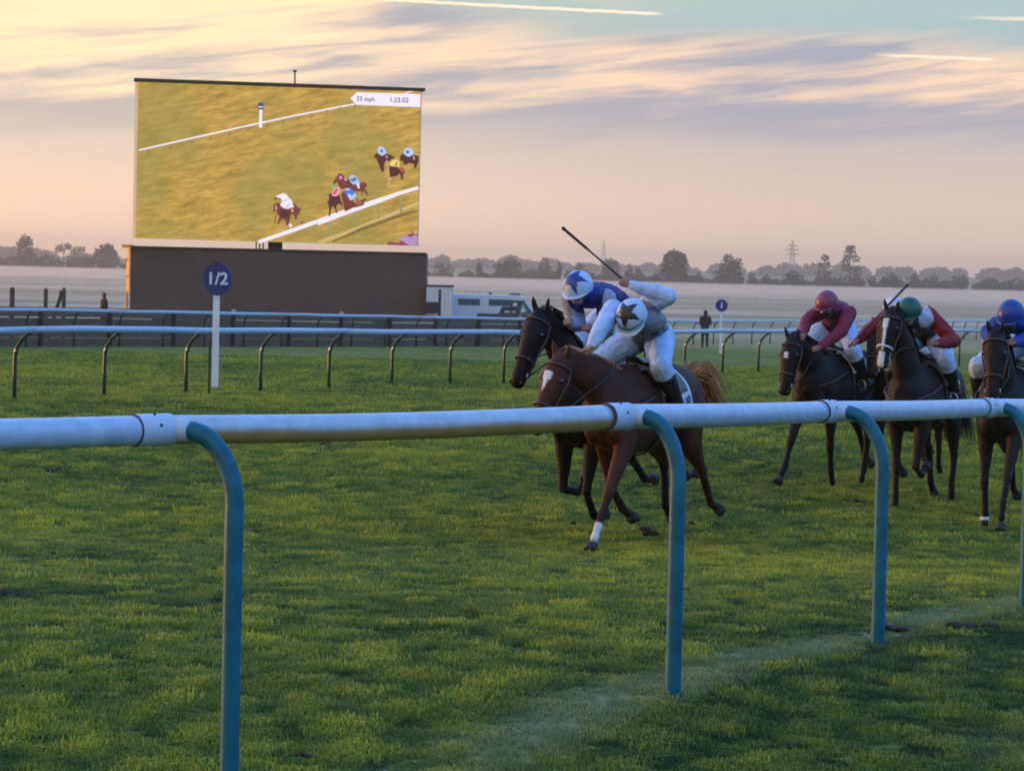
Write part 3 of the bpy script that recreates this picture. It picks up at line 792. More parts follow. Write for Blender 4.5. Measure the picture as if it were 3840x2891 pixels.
    band('pictured_track_edge', zz([(830, 1395), (1300, 1225), (1700, 1060), (2110, 890)]), 14, 'lit'); band('pictured_shadow_line', zz([(1000, 1385), (1400, 1215), (1800, 1075), (2095, 985)]), [6, 14, 12, 8], 'shadow')
    band('pictured_rail', [(521, 564), (700, 523), (900, 478), (1100, 435), (1290, 398), (1350, 388)], [6, 6, 6, 6, 6, 6], 'w')
    for x in (560, 640, 720, 790, 860, 930, 1000, 1062, 1118, 1170, 1225, 1275, 1330, 1390, 1440): 
        yy = 564 - (x - 521) * .222; band('pictured_post', [(x, yy + 4), (x - 3, yy + 24)], 3, 'shadow')
    band('pictured_marker', [(975, 480), (976, 420), (978, 400)], 11, 'w'); poly('pictured_marker_top', [(966, 386), (986, 386), (986, 412), (966, 412)], 'navy'); band('pictured_marker_top', [(968, 402), (984, 402)], 4, 'w')
    # near pictured rail and its posts
    for (px, py, l) in ((1236, 836, 52), (1330, 798, 52), (1416, 774, 48), (1502, 748, 48)): band('pictured_post', [(px, py - 12), (px + 2, py + l)], 9, 'gp')
    band('pictured_rail', [(967, 908), (1100, 862), (1250, 808), (1400, 756), (1500, 724), (1569, 704)], [13, 15, 15, 13, 13, 12], 'w')
    for x in (962, 972, 982): band('pictured_post', [(x, 930), (x, 908)], 3, 'w') if x > 990 else None
    # groups of horses, drawn as the screen shows them
    PZ = lambda n, p, c: poly(n, zz(p), c)
    PZ('pictured_horse', [(1010,620),(1060,560),(1110,530),(1160,560),(1200,600),(1260,640),(1330,650),(1400,620),(1440,640),(1445,680),(1415,700),(1440,740),(1465,795),(1440,795),(1410,740),(1385,750),(1390,795),(1375,790),(1365,735),(1300,750),(1230,720),(1160,700),(1120,720),(1080,670),(1060,620),(1020,660)], 'bay')
    PZ('pictured_horse', [(1150,590),(1180,565),(1215,590),(1225,640),(1190,640)], 'dbay'); PZ('pictured_rider', [(1050,560),(1080,512),(1125,515),(1152,550),(1150,590),(1100,600),(1060,600)], 'mar'); PZ('pictured_sash', [(1085,555),(1110,545),(1130,575),(1105,590)], 'pink'); PZ('pictured_breeches', [(1150,580),(1180,560),(1195,600),(1165,615)], 'sand')
    PZ('pictured_rider', [(1218,565),(1245,533),(1300,545),(1330,590),(1352,640),(1340,695),(1300,650),(1262,652),(1230,610)], 'lblue'); PZ('pictured_sash', [(1225,590),(1290,560),(1322,590),(1290,610),(1255,622)], 'blue'); PZ('pictured_cloth', [(1315,655),(1345,660),(1352,700),(1330,705)], 'w')
    PZ('pictured_horse', [(950,780),(1000,760),(1090,780),(1110,860),(1130,900),(1125,945),(1105,905),(1070,900),(1050,940),(1062,1020),(1045,1022),(1030,950),(1000,930),(985,960),(970,1060),(950,1062),(960,960),(945,900),(935,850)], 'dbay')
    PZ('pictured_blaze', [(940,800),(955,795),(955,840),(944,870)], 'sand'); PZ('pictured_rider', [(990,790),(1010,730),(1050,684),(1096,700),(1102,750),(1070,798),(1020,806)], 'pink'); PZ('pictured_sash', [(1005,765),(1060,700),(1072,725),(1030,785)], 'red'); PZ('pictured_cap', [(992,660),(1040,664),(1046,702),(1000,712)], 'green')
    PZ('pictured_horse', [(1110,780),(1160,720),(1220,780),(1300,830),(1350,860),(1430,830),(1442,850),(1400,880),(1412,912),(1340,940),(1270,950),(1230,970),(1160,1000),(1140,900)], 'bay'); PZ('pictured_flank', [(1280,830),(1350,860),(1400,880),(1330,935),(1300,900)], 'sorrel'); PZ('pictured_tail', [(1380,850),(1425,832),(1440,845),(1405,866)], 'dbay')
    PZ('pictured_rider', [(1152,722),(1200,700),(1270,722),(1300,770),(1280,805),(1250,855),(1205,815),(1165,772)], 'blue'); PZ('pictured_cap', [(1160,715),(1195,700),(1235,708),(1215,728),(1175,732)], 'lblue'); PZ('pictured_breeches', [(1190,778),(1225,772),(1245,800),(1288,762),(1312,800),(1262,855),(1225,855)], 'lblue'); PZ('pictured_cloth', [(1262,828),(1290,838),(1306,880),(1285,885)], 'sand')
    PZ('pictured_horse', [(1535,300),(1570,250),(1640,290),(1700,260),(1760,280),(1812,312),(1760,335),(1730,360),(1700,350),(1672,380),(1662,490),(1640,502),(1610,430),(1580,350),(1565,312),(1540,320)], 'dbay'); PZ('pictured_rider', [(1580,205),(1600,172),(1640,170),(1672,190),(1698,250),(1640,292),(1592,252)], 'lblue'); PZ('pictured_sash', [(1615,215),(1650,205),(1650,250),(1630,240)], 'navy'); PZ('pictured_cloth', [(1685,285),(1705,285),(1715,315),(1698,318)], 'pink'); PZ('pictured_leg', [(1700,330),(1718,400),(1700,440),(1690,380)], 'sand')
    PZ('pictured_horse', [(1865,310),(1900,260),(1960,280),(2050,275),(2110,290),(2110,370),(2085,430),(2060,455),(2050,390),(1990,380),(1930,405),(1900,350),(1880,360)], 'dbay'); PZ('pictured_rider', [(1920,222),(1950,186),(2012,190),(2050,230),(2040,280),(1980,302),(1930,272)], 'lblue'); PZ('pictured_sash', [(1948,225),(1985,220),(1992,255),(1958,258)], 'navy'); PZ('pictured_cloth', [(2038,300),(2062,300),(2066,336),(2044,336)], 'sand')
    PZ('pictured_horse', [(1710,445),(1760,415),(1840,435),(1900,460),(1945,490),(1912,520),(1912,590),(1890,592),(1872,512),(1830,545),(1740,562),(1735,480)], 'dbay'); PZ('pictured_flank', [(1850,440),(1905,430),(1945,485),(1890,500)], 'sorrel'); PZ('pictured_rider', [(1735,395),(1770,345),(1830,334),(1870,370),(1864,432),(1800,425),(1760,420)], 'yel'); PZ('pictured_sash', [(1800,420),(1822,360),(1842,372),(1835,425)], 'gp'); PZ('pictured_leg', [(1712,560),(1765,565),(1745,620),(1722,672),(1704,668),(1725,610)], 'sand'); PZ('pictured_blaze', [(1706,460),(1722,425),(1735,440),(1722,480)], 'pink')
    PZ('pictured_horse', [(245,915),(300,885),(400,960),(480,900),(520,900),(560,950),(590,960),(600,990),(575,1000),(592,1032),(560,1030),(545,1060),(547,1102),(520,1096),(510,1040),(480,1030),(460,1060),(455,1110),(430,1180),(410,1176),(400,1110),(360,1095),(340,1120),(310,1166),(295,1162),(320,1080),(310,1040),(285,1050),(275,1100),(272,1160),(260,1156),(265,1080),(290,1020),(280,980),(260,1010),(240,1032),(250,960)], 'bay'); PZ('pictured_chest', [(330,985),(400,975),(450,1010),(440,1080),(370,1085),(335,1040)], 'dbay')
    PZ('pictured_rider', [(335,905),(360,862),(345,832),(318,820),(285,822),(282,800),(330,780),(375,762),(412,780),(440,820),(480,860),(490,900),(512,945),(470,950),(430,966),(390,960),(340,932)], 'w'); PZ('pictured_sash', [(345,880),(400,840),(440,835),(400,870)], 'lblue'); PZ('pictured_sash', [(395,955),(430,905),(460,900),(430,950)], 'lblue'); PZ('pictured_arm', [(255,840),(285,818),(300,830),(275,850)], 'dbay'); PZ('pictured_blaze', [(268,930),(292,925),(290,975),(272,978)], 'pink'); PZ('pictured_cloth', [(465,960),(490,965),(505,1000),(485,1008)], 'pink')
    PZ('pictured_white_foot', [(440,1160),(462,1150),(488,1185),(480,1200),(455,1200)], 'w'); PZ('pictured_clod', [(570,1160),(620,1115),(650,1135),(610,1165)], 'sorrel')
    poly('pictured_rail_over', [(1190, 832), (1300, 791), (1420, 749), (1500, 723), (1569, 700), (1569, 711), (1500, 731), (1420, 762), (1300, 804), (1190, 846)], 'w')
    poly('pictured_horse', zz([(1700, 1400), (1740, 1385), (1850, 1400), (1960, 1300), (2040, 1270), (2060, 1235), (2090, 1240), (2090, 1432), (1700, 1425)]), 'mar')
    poly('pictured_rider', zz([(1840, 1350), (1940, 1300), (2010, 1330), (2050, 1300), (2088, 1310), (2088, 1430), (1990, 1430), (1880, 1370)]), 'purp'); poly('pictured_cap', zz([(2040, 1250), (2070, 1235), (2090, 1240), (2088, 1290), (2055, 1290)]), 'sand')
    # banner
    poly('pictured_banner', [(1313, 370), (1338, 346), (1580, 354), (1578, 403), (1336, 394)], 'w'); band('pictured_rail', [(1516, 352), (1536, 346), (1552, 344)], [3, 5, 2], 'w')
    for txt, px, py, sz in (('33 mph', 1371, 373, .27), ('1:23.02', 1497, 377, .29)):
        me = text_mesh(txt, sz * 1.02, .0006, .004)
        mt = Matrix((Un, Vector((0, 0, 1)), Nn)).transposed().to_4x4(); me.transform(mt)
        q = link('banner_text', me, MATS['led_navy'], o); q.location = W(px, py) + Nn * .085; q.rotation_euler = (0, 0, 0)
    # mast under the screen, antenna on top
    A = pix(1033, 905, 124.2) - O; B = pix(1033, 945, 124.2) - O
    mb = MB(); mb.box((A + B) / 2 - Nn * .35, (.62, .6, abs(A.z - B.z) + .2), rot=rot); mb.build('mast', MATS['frame_black'], o)
    A = pix(1107, 325, 124.2) - O; B = pix(1107, 266, 124.2) - O
    mb = MB(); mb.tube([A - Nn * .3, B - Nn * .3], .035, 8); mb.ell(B - Nn * .3, (.09, .09, .06)); mb.build('antenna', MATS['frame_black'], o)
    for x in (962, 975, 988):
        A = pix(x, 905, 124.2) - O; B = pix(x, 935, 124.2) - O; mb = MB(); mb.tube([A - Nn * .4, B - Nn * .4], .035, 6); mb.build('cable', MATS['frame_black'], o)
screen()

def lorry():
    Y = 124.0
    a = pix(490, 926, Y); b = pix(1600, 952, Y + .3); bt = pix(1045, 1176, Y).z
    g = ground((a.x + b.x) / 2, Y)
    o = empty('lorry_trailer', ((a.x + b.x) / 2, Y, g)); tag(o, 'long dark box trailer of a lorry standing under the giant screen', 'trailer')
    Lx = b.x - a.x; top = (a.z + b.z) / 2 - g; bot = bt - g; tilt = math.atan((b.z - a.z) / Lx)
    m = mat('trailer_dark', (.085, .062, .056), .6, (1.2, .12)); ms = mat('door_sunset_orange', (.95, .46, .12), .4, (4, .2)); mt = mat('tyre', (.02, .02, .02), .9)
    ry = Matrix.Rotation(-tilt, 3, 'Y')
    mb = MB(); mb.box((0, 1.25, (top + bot) / 2), (Lx, 2.5, top - bot), rot=ry); bevel(mb.build('body', m, o), .03)
    mb = MB(); mb.box((0, 0, top + .0), (Lx, .10, .09), rot=ry); mb.build('top_rail', MATS['frame_black'], o)
    # rear corner, sunset orange put into its colour, chamfered to catch the low sun
    zt = pix(472, 926, Y).z - g; zb = pix(472, 1098, Y).z - g; xl = pix(460, 1000, Y).x - o.location.x
    w = -Lx / 2 - xl
    mb = MB(); mb.prism([(-Lx / 2 + .02, -.06, zb), (-Lx / 2 + .02, 2.3, zb), (xl, 2.3, zb), (xl, 1.15, zb), (xl + .30, -.06, zb)], (0, 0, zt - zb)); mb.build('rear_door', ms, o)
    mb = MB(); mb.box((xl + .20, .2, zt + .03), (.48, .5, .14)); mb.build('marker_housing', ms, o)
    for zz in (.35, .72):
        mb = MB(); mb.box((xl + .16, .42, zb + (zt - zb) * zz), (.10, .12, .05)); mb.build('hinge', MATS['frame_black'], o)
    mb = MB(); mb.tube([(xl + .12, .6, 0), (xl + .12, .6, zb + .1)], .055, 8); mb.build('support_leg', ms, o)
    mb = MB(); mb.tube([(xl + .12, .6, 0), (xl + .12, .6, .06)], .2, 12); mb.build('foot_plate', ms, o)
    for x in (-5.2, -3.9, -2.6, 4.6):
        for y in (.35, 2.1):
            mb = MB(); mb.tube([(x, y - .15, .5), (x, y + .15, .5)], .5, 20); mb.build('wheel', mt, o)
    mb = MB(); mb.box((0, 1.25, bot - .12), (Lx - .6, 1.0, .24)); mb.build('chassis', MATS['frame_black'], o)
lorry()

def generator():
    Y = 123.0; mg = mat('pale_panel', (.55, .60, .66), .5, (2, .1)); md = MATS['frame_black']; msv = mat('silver_panel', (.66, .72, .78), .4, metallic=.3)
    a = pix(1600, 1074, Y); b = pix(1697, 1074, Y); g = ground(a.x, Y)
    o = empty('generator_cabin', ((a.x + b.x) / 2, Y, g)); tag(o, 'small pale equipment cabin with silver vertical panels butted against the lorry trailer', 'cabin')
    w = b.x - a.x; h = a.z - g
    mb = MB(); mb.box((0, 1.0, .35 + (h - .35) / 2), (w, 2.0, h - .35)); bevel(mb.build('body', mg, o), .02)
    mb = MB(); mb.box((0, 1.0, h + .03), (w + .06, 2.06, .07)); mb.build('roof', md, o)
    mb = MB(); mb.box((-w / 2 + .22, -.02, h - .95), (.62, .05, .52)); mb.build('vent_opening', md, o)
    mb = MB(); mb.box((.02, -.01, .35 + (h - .45) / 2), (.10, .04, h - .5)); mb.build('corner_post', md, o)
    for k in range(3):
        mb = MB(); mb.box((.17 + k * .15, -.02, .35 + (h - .55) / 2), (.105, .05, h - .6)); mb.build('silver_slat', msv, o)
    for x in (-w / 2 + .15, w / 2 - .15):
        mb = MB(); mb.tube([(x, .9, .2), (x, 1.1, .2)], .2, 14); mb.build('wheel', MATS['frame_black'], o)
    mb = MB(); mb.prism([(w / 2 + .02, .3, .75), (w / 2 + .02, .3, 1.25), (w / 2 + .85, .3, .72), (w / 2 + .85, .3, .62)], (0, .08, 0)); mb.build('ramp', mg, o)
generator()

def van():
    Y = 127.0; a = pix(1690, 1110, Y); b = pix(2012, 1180, Y); top = pix(1850, 1106, Y).z
    g = ground(a.x, Y); o = empty('white_van', (a.x, Y, g)); tag(o, 'long white panel van with a sloping windscreen parked beyond the second rail', 'van')
    h = top - g; Lx = b.x - a.x + .2
    m = mat('van_white', (.62, .68, .74), .3, (.8, .04)); mgl = mat('glass_dark', (.05, .11, .15), .12, spec=.8); mt = MATS['tyre']
    def prof(y):
        return [(0, y, .35), (0, y, h * .93), (.12, y, h), (Lx - 1.05, y, h), (Lx - .80, y, h * .965), (Lx - .20, y, h * .60), (Lx + .45, y, h * .50), (Lx + .62, y, h * .36), (Lx + .62, y, .35)]
    mb = MB(); mb.prism(prof(0), (0, 1.9, 0)); bevel(mb.build('body', m, o), .04)
    for x0, x1 in ((.35, 1.35), (1.75, 2.85)):
        mb = MB(); mb.box(((x0 + x1) / 2, -.005, h * .84), (x1 - x0, .03, h * .13)); mb.build('side_window', mgl, o)
    mb = MB(); mb.prism([(Lx - 1.10, -.02, h * .62), (Lx - 1.10, -.02, h * .90), (Lx - .82, -.02, h * .90), (Lx - .34, -.02, h * .62)], (0, .04, 0)); mb.build('cab_window', mgl, o)
    mb = MB(); mb.prism([(Lx - .77, .12, h * .95), (Lx - .20, .12, h * .615), (Lx - .16, .12, h * .63), (Lx - .73, .12, h * .965)], (0, 1.66, 0)); mb.build('windscreen', mat('glass_light', (.5, .62, .70), .15), o)
    mb = MB(); mb.box((Lx - 1.2, .95, h + .04), (.5, .6, .07)); mb.build('roof_beacon', MATS['frame_black'], o)
    mb = MB(); mb.ell((1.8, .95, h + .03), (.08, .08, .09)); mb.build('roof_vent', MATS['frame_black'], o)
    for x in (.8, Lx - .3):
        for y in (.06, 1.84):
            mb = MB(); mb.tube([(x, y - .1, .33), (x, y + .1, .33)], .33, 18); mb.build('wheel', mt, o)
    # dark flatbed utility vehicle in front of the van
    Y = 121.5; a = pix(1788, 1180, Y); b = pix(1992, 1180, Y); g = ground(a.x, Y); o = empty('utility_vehicle', (a.x, Y, g)); tag(o, 'small dark flatbed utility vehicle with an open cab in front of the white van', 'vehicle')
    m = mat('utility_dark', (.03, .05, .06), .4); L2 = b.x - a.x; tp = pix(1930, 1132, Y).z - g; dk = pix(1850, 1176, Y).z - g
    mb = MB(); mb.box((L2 / 2, .6, dk - .08), (L2, 1.3, .16)); bevel(mb.build('deck', m, o), .03)
    mb = MB(); mb.prism([(L2 * .40, .1, dk), (L2 * .46, .1, dk + .30), (L2 * .74, .1, dk + .34), (L2 * .80, .1, dk)], (0, 1.0, 0)); mb.build('seat_box', m, o)
    mb = MB(); mb.prism([(L2 * .50, .09, dk + .05), (L2 * .52, .09, dk + .13), (L2 * .70, .09, dk + .13), (L2 * .72, .09, dk + .05)], (0, .02, 0)); mb.build('pale_panel', MATS['pale_panel'], o)
    for y in (.05, 1.15):
        mb = MB(); mb.tube([(L2 * .62, y, dk), (L2 * .64, y, tp - .05), (L2 * .70, y, tp), (L2 * .84, y, tp), (L2 * .97, y, dk + .05)], .035, 8); mb.build('roll_bar', m, o)
    mb = MB(); mb.box((L2 * .76, .6, tp + .03), (L2 * .24, 1.2, .06)); mb.build('cab_roof', m, o)
    mb = MB(); mb.prism([(L2 * .80, .08, dk + .05), (L2 * .84, .08, tp - .08), (L2 * .93, .08, dk + .12)], (0, .02, 0)); mb.build('cab_window', MATS['glass_light'], o)
    for x in (.35, L2 - .4):
        for y in (.0, 1.2):
            mb = MB(); mb.tube([(x, y - .1, .28), (x, y + .1, .28)], .28, 16); mb.build('wheel', mt, o)
van()
# ------------------------------------------------------------------ horses and jockeys
mat('coat', (.1, .1, .1), .58, (14, .22), attr=True, spec=.16, bump=.25, bscale=60)
mat('hair_dark', (.020, .014, .012), .55, (30, .3)); mat('hair_chestnut', (.42, .18, .06), .5, (30, .3))
mat('leather_black', (.012, .012, .014), .35); mat('bridle_brown', (.055, .030, .020), .5); mat('cloth_white', (.62, .66, .70), .75, (14, .1), bump=.2, bscale=10)
mat('cloth_navy', (.03, .05, .12), .75, (14, .1)); mat('cloth_green', (.03, .12, .10), .75, (14, .1)); mat('sheepskin', (.20, .17, .14), .95, (60, .3), bump=.8, bscale=70)
mat('silk', (1, 1, 1), .62, (9, .14), attr=True, bump=.9, bscale=13, spec=.22)
mat('cap_shell', (1, 1, 1), .38, (12, .08), attr=True, spec=.45)
mat('goggle', (.012, .012, .015), .12, spec=.8); mat('eye_dark', (.01, .007, .006), .08, spec=.9); mat('metal_bit', (.55, .55, .55), .3, metallic=.9)
mat('whip_shaft', (.050, .018, .016), .45); mat('glove', (.12, .085, .075), .6)
mat('hoof', (.022, .019, .017), .7)

def bake(mb, voxel, it=6, name='body'):
    """unite overlapping closed shapes into one continuous smooth surface"""
    me = mb.mesh('tmp'); o = bpy.data.objects.new('tmp', me); COL.objects.link(o)
    r = o.modifiers.new('r', 'REMESH'); r.mode = 'VOXEL'; r.voxel_size = voxel; r.use_smooth_shade = True
    if it:
        q = o.modifiers.new('s', 'SMOOTH'); q.factor = .5; q.iterations = it
    dg = bpy.context.evaluated_depsgraph_get(); out = bpy.data.meshes.new_from_object(o.evaluated_get(dg))
    bpy.data.objects.remove(o); bpy.data.meshes.remove(me); out.name = name; out.shade_smooth(); return out
def paint(me, fn):
    n = len(me.vertices); co = np.empty(n * 3); me.vertices.foreach_get('co', co); co = co.reshape(-1, 3)
    c = fn(co); c = np.concatenate([c, np.ones((n, 1))], 1)
    a = me.color_attributes.new('col', 'FLOAT_COLOR', 'POINT'); a.data.foreach_set('color', c.ravel())
def V(*a): return Vector(a)
def ripple(me, amp, freq, seed, cloth=False):
    """folds of cloth or the swell of muscle: small displacement along the normals"""
    n = len(me.vertices); nrm = [v.normal.copy() for v in me.vertices]; col = None
    if cloth: col = me.color_attributes['col'].data
    for i, v in enumerate(me.vertices):
        k = amp
        if cloth:
            c = col[i].color
            if abs(c[0] - .34) < .01 or c[0] + c[1] + c[2] < .05: continue
        q = v.co * freq
        d = mnoise.noise((q.x * 1.0, q.y * 1.6, q.z * 1.0 + seed)) + (.6 * mnoise.noise((q.x * 2.3, q.y * 1.4, q.z * 2.6 + seed)) if cloth else 0)
        v.co += nrm[i] * (k * d + (.004 if cloth else 0))
    me.update()

TRUNK = [  # x, lateral radius, vertical radius, centre height
    (-.98, .09, .13, 1.22), (-.93, .17, .24, 1.22), (-.80, .245, .31, 1.22), (-.62, .285, .335, 1.215), (-.40, .285, .31, 1.21), (-.15, .30, .325, 1.17),
    (.12, .295, .355, 1.145), (.32, .265, .375, 1.16), (.50, .24, .355, 1.165), (.66, .205, .30, 1.18), (.78, .14, .20, 1.19), (.84, .08, .11, 1.19)]
def trunk_r(x):
    xs = [t[0] for t in TRUNK]
    return tuple(float(np.interp(x, xs, [t[i] for t in TRUNK])) for i in (1, 2, 3))
def leg_pts(start, seg):
    p = [Vector(start)]
    for L_, a, *y in seg:
        q = p[-1] + Vector((L_ * math.sin(R(a)), (y[0] if y else 0), -L_ * math.cos(R(a)))); p.append(q)
    return p
def horse(name, label, px, D, yaw, coat, points, poll, muzzle, fl, fr, hl, hr, tail, dz=0.0, blaze=None, socks=(), mane='hair_dark', cloth='cloth_white', head_y=0.0, number=None, noseband=None, gzv=None, breast=True, bandage=None):
    """px, D: where the ground point under the withers stands; yaw: heading off the view axis (degrees, towards the left)"""
    X = (px - 1920) / FPX * D
    g = ground(X, D) + dz
    o = empty(name, (X, D, g), math.atan2(-math.cos(R(yaw)), -math.sin(R(yaw)))); tag(o, label, 'horse', 'racehorses galloping along the track')
    mb = MB()
    mb.tube([V(t[0], 0, t[3]) for t in TRUNK], [(t[1], t[2]) for t in TRUNK], 24, lat=(0, 1, 0), rounded=False)
    mb.ell(V(.30, 0, 1.44), (.30, .09, .13)); mb.ell(V(-.62, 0, 1.40), (.26, .17, .15))                # withers, croup
    for s in (-1, 1):
        mb.ell(V(-.70, s * .15, 1.18), (.24, .13, .28)); mb.ell(V(.50, s * .15, 1.12), (.16, .10, .27), rot=Matrix.Rotation(R(-20), 3, 'Y'))
        mb.ell(V(.66, s * .09, 1.02), (.13, .10, .13))
    # neck
    P = V(poll[0], head_y * .6, poll[1]); Mz = V(muzzle[0], head_y, muzzle[1])
    nb = V(.50, 0, 1.26); up = V(0, 0, 1)
    mid = nb.lerp(P, .5) + V(-.02, 0, .05)
    mb.tube([V(.36, 0, 1.22), nb, nb.lerp(mid, .5), mid, mid.lerp(P, .55), P + (P - mid).normalized() * .03], [(.18, .26), (.165, .255), (.140, .225), (.115, .185), (.096, .145), (.080, .11)], 20, lat=(0, 1, 0))
    # head
    hd = (Mz - P); hl_ = hd.length; h = hd.normalized(); lat = V(0, 1, 0); lat = (lat - h * lat.dot(h)).normalized(); br = lat.cross(h)
    if br.z < 0 and abs(br.z) > abs(br.x): br = -br
    if br.x < 0 and abs(br.x) >= abs(br.z): br = -br        # br points out of the forehead
    def H(t, b=0.0, l=0.0): return P + h * (hl_ * t) + br * b + lat * l
    mb.tube([H(-.05, -.01), H(.08, .005), H(.22, -.012), H(.36, -.012), H(.52, .0), H(.68, .002), H(.82, -.006), H(.93, -.012), H(1.0, -.014), H(1.03, -.016)],
            [(.060, .08), (.094, .122), (.112, .150), (.106, .142), (.084, .114), (.068, .090), (.064, .078), (.068, .078), (.058, .062), (.032, .034)], 20, lat=lat)
    for s in (-1, 1):
        mb.ell(H(.24, -.06, s * .052), (.052, .045, .085), rot=Matrix((h, lat, br)).transposed() @ Matrix.Rotation(R(90), 3, 'Y'))   # jowl
        mb.ell(H(.30, .058, s * .080), (.036, .026, .026)); mb.ell(H(.94, .020, s * .040), (.028, .018, .026))
        # ear
        e0 = H(-.02, .045, s * .052); ed = (-h * .55 + br * .55 + lat * s * .25 + V(0, 0, .4)).normalized()
        mb.tube([e0 - ed * .03, e0 + ed * .03, e0 + ed * .075, e0 + ed * .12, e0 + ed * .145], [(.020, .024), (.024, .032), (.022, .030), (.013, .018), (.003, .004)], 10)
    # legs
    hooves = []; bones = []
    for s, spec, front in ((1, fl, True), (-1, fr, True), (1, hl, False), (-1, hr, False)):
        if front:
            # upper arm angle, forearm, cannon, pastern
            p = leg_pts((.56, s * .150, 1.14), [(.28, spec[0] - 25, 0), (.44, spec[0], -s * .015), (.30, spec[1], -s * .010), (.12, spec[2], 0), (.085, spec[2] + (spec[3] if len(spec) > 3 else 0), 0)])
            rad = [(.10, .15), (.080, .115), (.050, .052), (.036, .040), (.038, .042), (.043, .046)]
            q = [p[0], p[1], p[1].lerp(p[2], .35), p[1].lerp(p[2], .8), p[2], p[2].lerp(p[3], .25), p[2].lerp(p[3], .8), p[3], p[3].lerp(p[4], .5), p[4]]
            rr = [(.10, .14), (.082, .115), (.066, .088), (.044, .050), (.048, .052), (.033, .038), (.032, .040), (.039, .046), (.032, .036), (.040, .042)]
        else:
            p = leg_pts((-.66, s * .145, 1.20), [(.34, spec[0], s * .035), (.43, spec[1], -s * .02), (.38, spec[2], -s * .01), (.125, spec[3], 0), (.085, spec[3] + (spec[4] if len(spec) > 4 else 0), 0)])
            q = [p[0], p[0].lerp(p[1], .5), p[1], p[1].lerp(p[2], .35), p[1].lerp(p[2], .85), p[2], p[2].lerp(p[3], .22), p[2].lerp(p[3], .8), p[3], p[3].lerp(p[4], .5), p[4]]
            rr = [(.15, .22), (.135, .20), (.105, .145), (.078, .105), (.044, .055), (.046, .064), (.036, .044), (.034, .042), (.040, .048), (.033, .037), (.041, .043)]
        mb.tube(q, rr, 14, lat=(0, 1, 0), rounded=True)
        hooves.append((p[-2], p[-1])); bones.append(p)
    # dock
    mb.tube([V(-.88, 0, 1.42), V(-1.0, 0, 1.40), V(-1.07, 0, 1.34)], [.06, .045, .03], 10, rounded=True)
    me = bake(mb, .0135, 7); ripple(me, .007, 5.5, 1)
    C, PT = np.array(coat), np.array(points)
    Pn, hn, brn, latn = np.array(P), np.array(h), np.array(br), np.array(lat)
    def fn(co):
        c = np.tile(C, (len(co), 1)); z = co[:, 2]
        c *= (1 + .12 * np.sin(co[:, 0:1] * 7 + co[:, 2:3] * 5) * np.sin(co[:, 1:2] * 9 + 1))
        legd = np.zeros(len(co))
        for p in bones:
            for a, b, k in ((2, 3, 1.0), (3, 4, 1.0), (4, 5, 1.0)):
                A, B = np.array(p[a]), np.array(p[b]); d = B - A; t = np.clip(((co - A) @ d) / (d @ d), 0, 1); dist = np.linalg.norm(co - (A + t[:, None] * d), axis=1)
                legd = np.maximum(legd, np.clip((.085 - dist) / .03, 0, 1) * k * (np.clip(t * 4, 0, 1) if a == 2 else 1))
        c = c * (1 - legd[:, None]) + PT * legd[:, None]
        t = (co - Pn) @ hn / hl_; bb = (co - Pn) @ brn; ll = (co - Pn) @ latn
        ish = (np.abs(ll) < .11) & (np.abs(bb) < .17) & (t > -.1) & (t < 1.1)
        mz = np.clip((t - .78) / .2, 0, 1) * ish; c = c * (1 - .55 * mz[:, None])
        if blaze:
            for (t0, t1, w0, w1, l0, l1) in blaze:
                u = np.clip((t - t0) / (t1 - t0), 0, 1); ww = w0 + (w1 - w0) * u; lc = l0 + (l1 - l0) * u
                k = (np.clip((ww - np.abs(ll - lc)) / .008, 0, 1) * (t > t0) * (t < t1) * (bb > .02) * ish)[:, None]
                c = c * (1 - k) + np.array((.62, .66, .72)) * k
        for i, up_ in socks:
            p = bones[i]; A, B = np.array(p[4] if up_ == 0 else p[3]), np.array(p[5])
            d = B - A; t = ((co - A) @ d) / (d @ d); dist = np.linalg.norm(co - (A + np.clip(t, 0, 1)[:, None] * d), axis=1)
            k = (np.clip((.10 - dist) / .02, 0, 1) * np.clip((t + .12) * 12, 0, 1))[:, None]; c = c * (1 - k) + np.array((.60, .60, .62)) * k
        return c
    paint(me, fn)
    link('body', me, MATS['coat'], o)
    for i, (a, b) in enumerate(hooves):
        d = (b - a).normalized(); mh = MB(); mh.tube([b - d * .035, b + d * .01, b + d * .035], [.044, .053, .058], 14, lat=(0, 1, 0)); mh.build('hoof', MATS['hoof'], o, smooth=False)
    if bandage is not None:
        p = bones[bandage]; a, b = p[3], p[4]; mh = MB(); mh.tube([a.lerp(b, .35), a.lerp(b, .62)], .046, 14); mh.build('fetlock_band', MATS['cloth_white'], o, smooth=True)
    for s in (-1, 1):
        mh = MB(); mh.ell(H(.30, .056, s * .098), (.024, .019, .022)); mh.build('eye', MATS['eye_dark'], o, smooth=True)
        mh = MB(); mh.ell(H(.975, .026, s * .054), (.013, .010, .018)); mh.build('nostril', MATS['eye_dark'], o, smooth=True)
    # bridle: cheek straps, noseband, browband, reins to the hands
    def ringh(t, rl, rb, b0, r=.008, n='noseband', mt='bridle_brown'):
        pts = [H(t, b0 + rb * math.sin(a), rl * math.cos(a)) for a in np.linspace(0, 2 * math.pi, 19)]
        k = MB(); k.tube(pts, r, 6, cap=False); k.build(n, MATS[mt], o, smooth=True)
    ringh(.66, .078, .103, .0, .012, 'noseband', noseband or 'bridle_brown'); ringh(.13, .108, .140, .0, .010, 'browband')
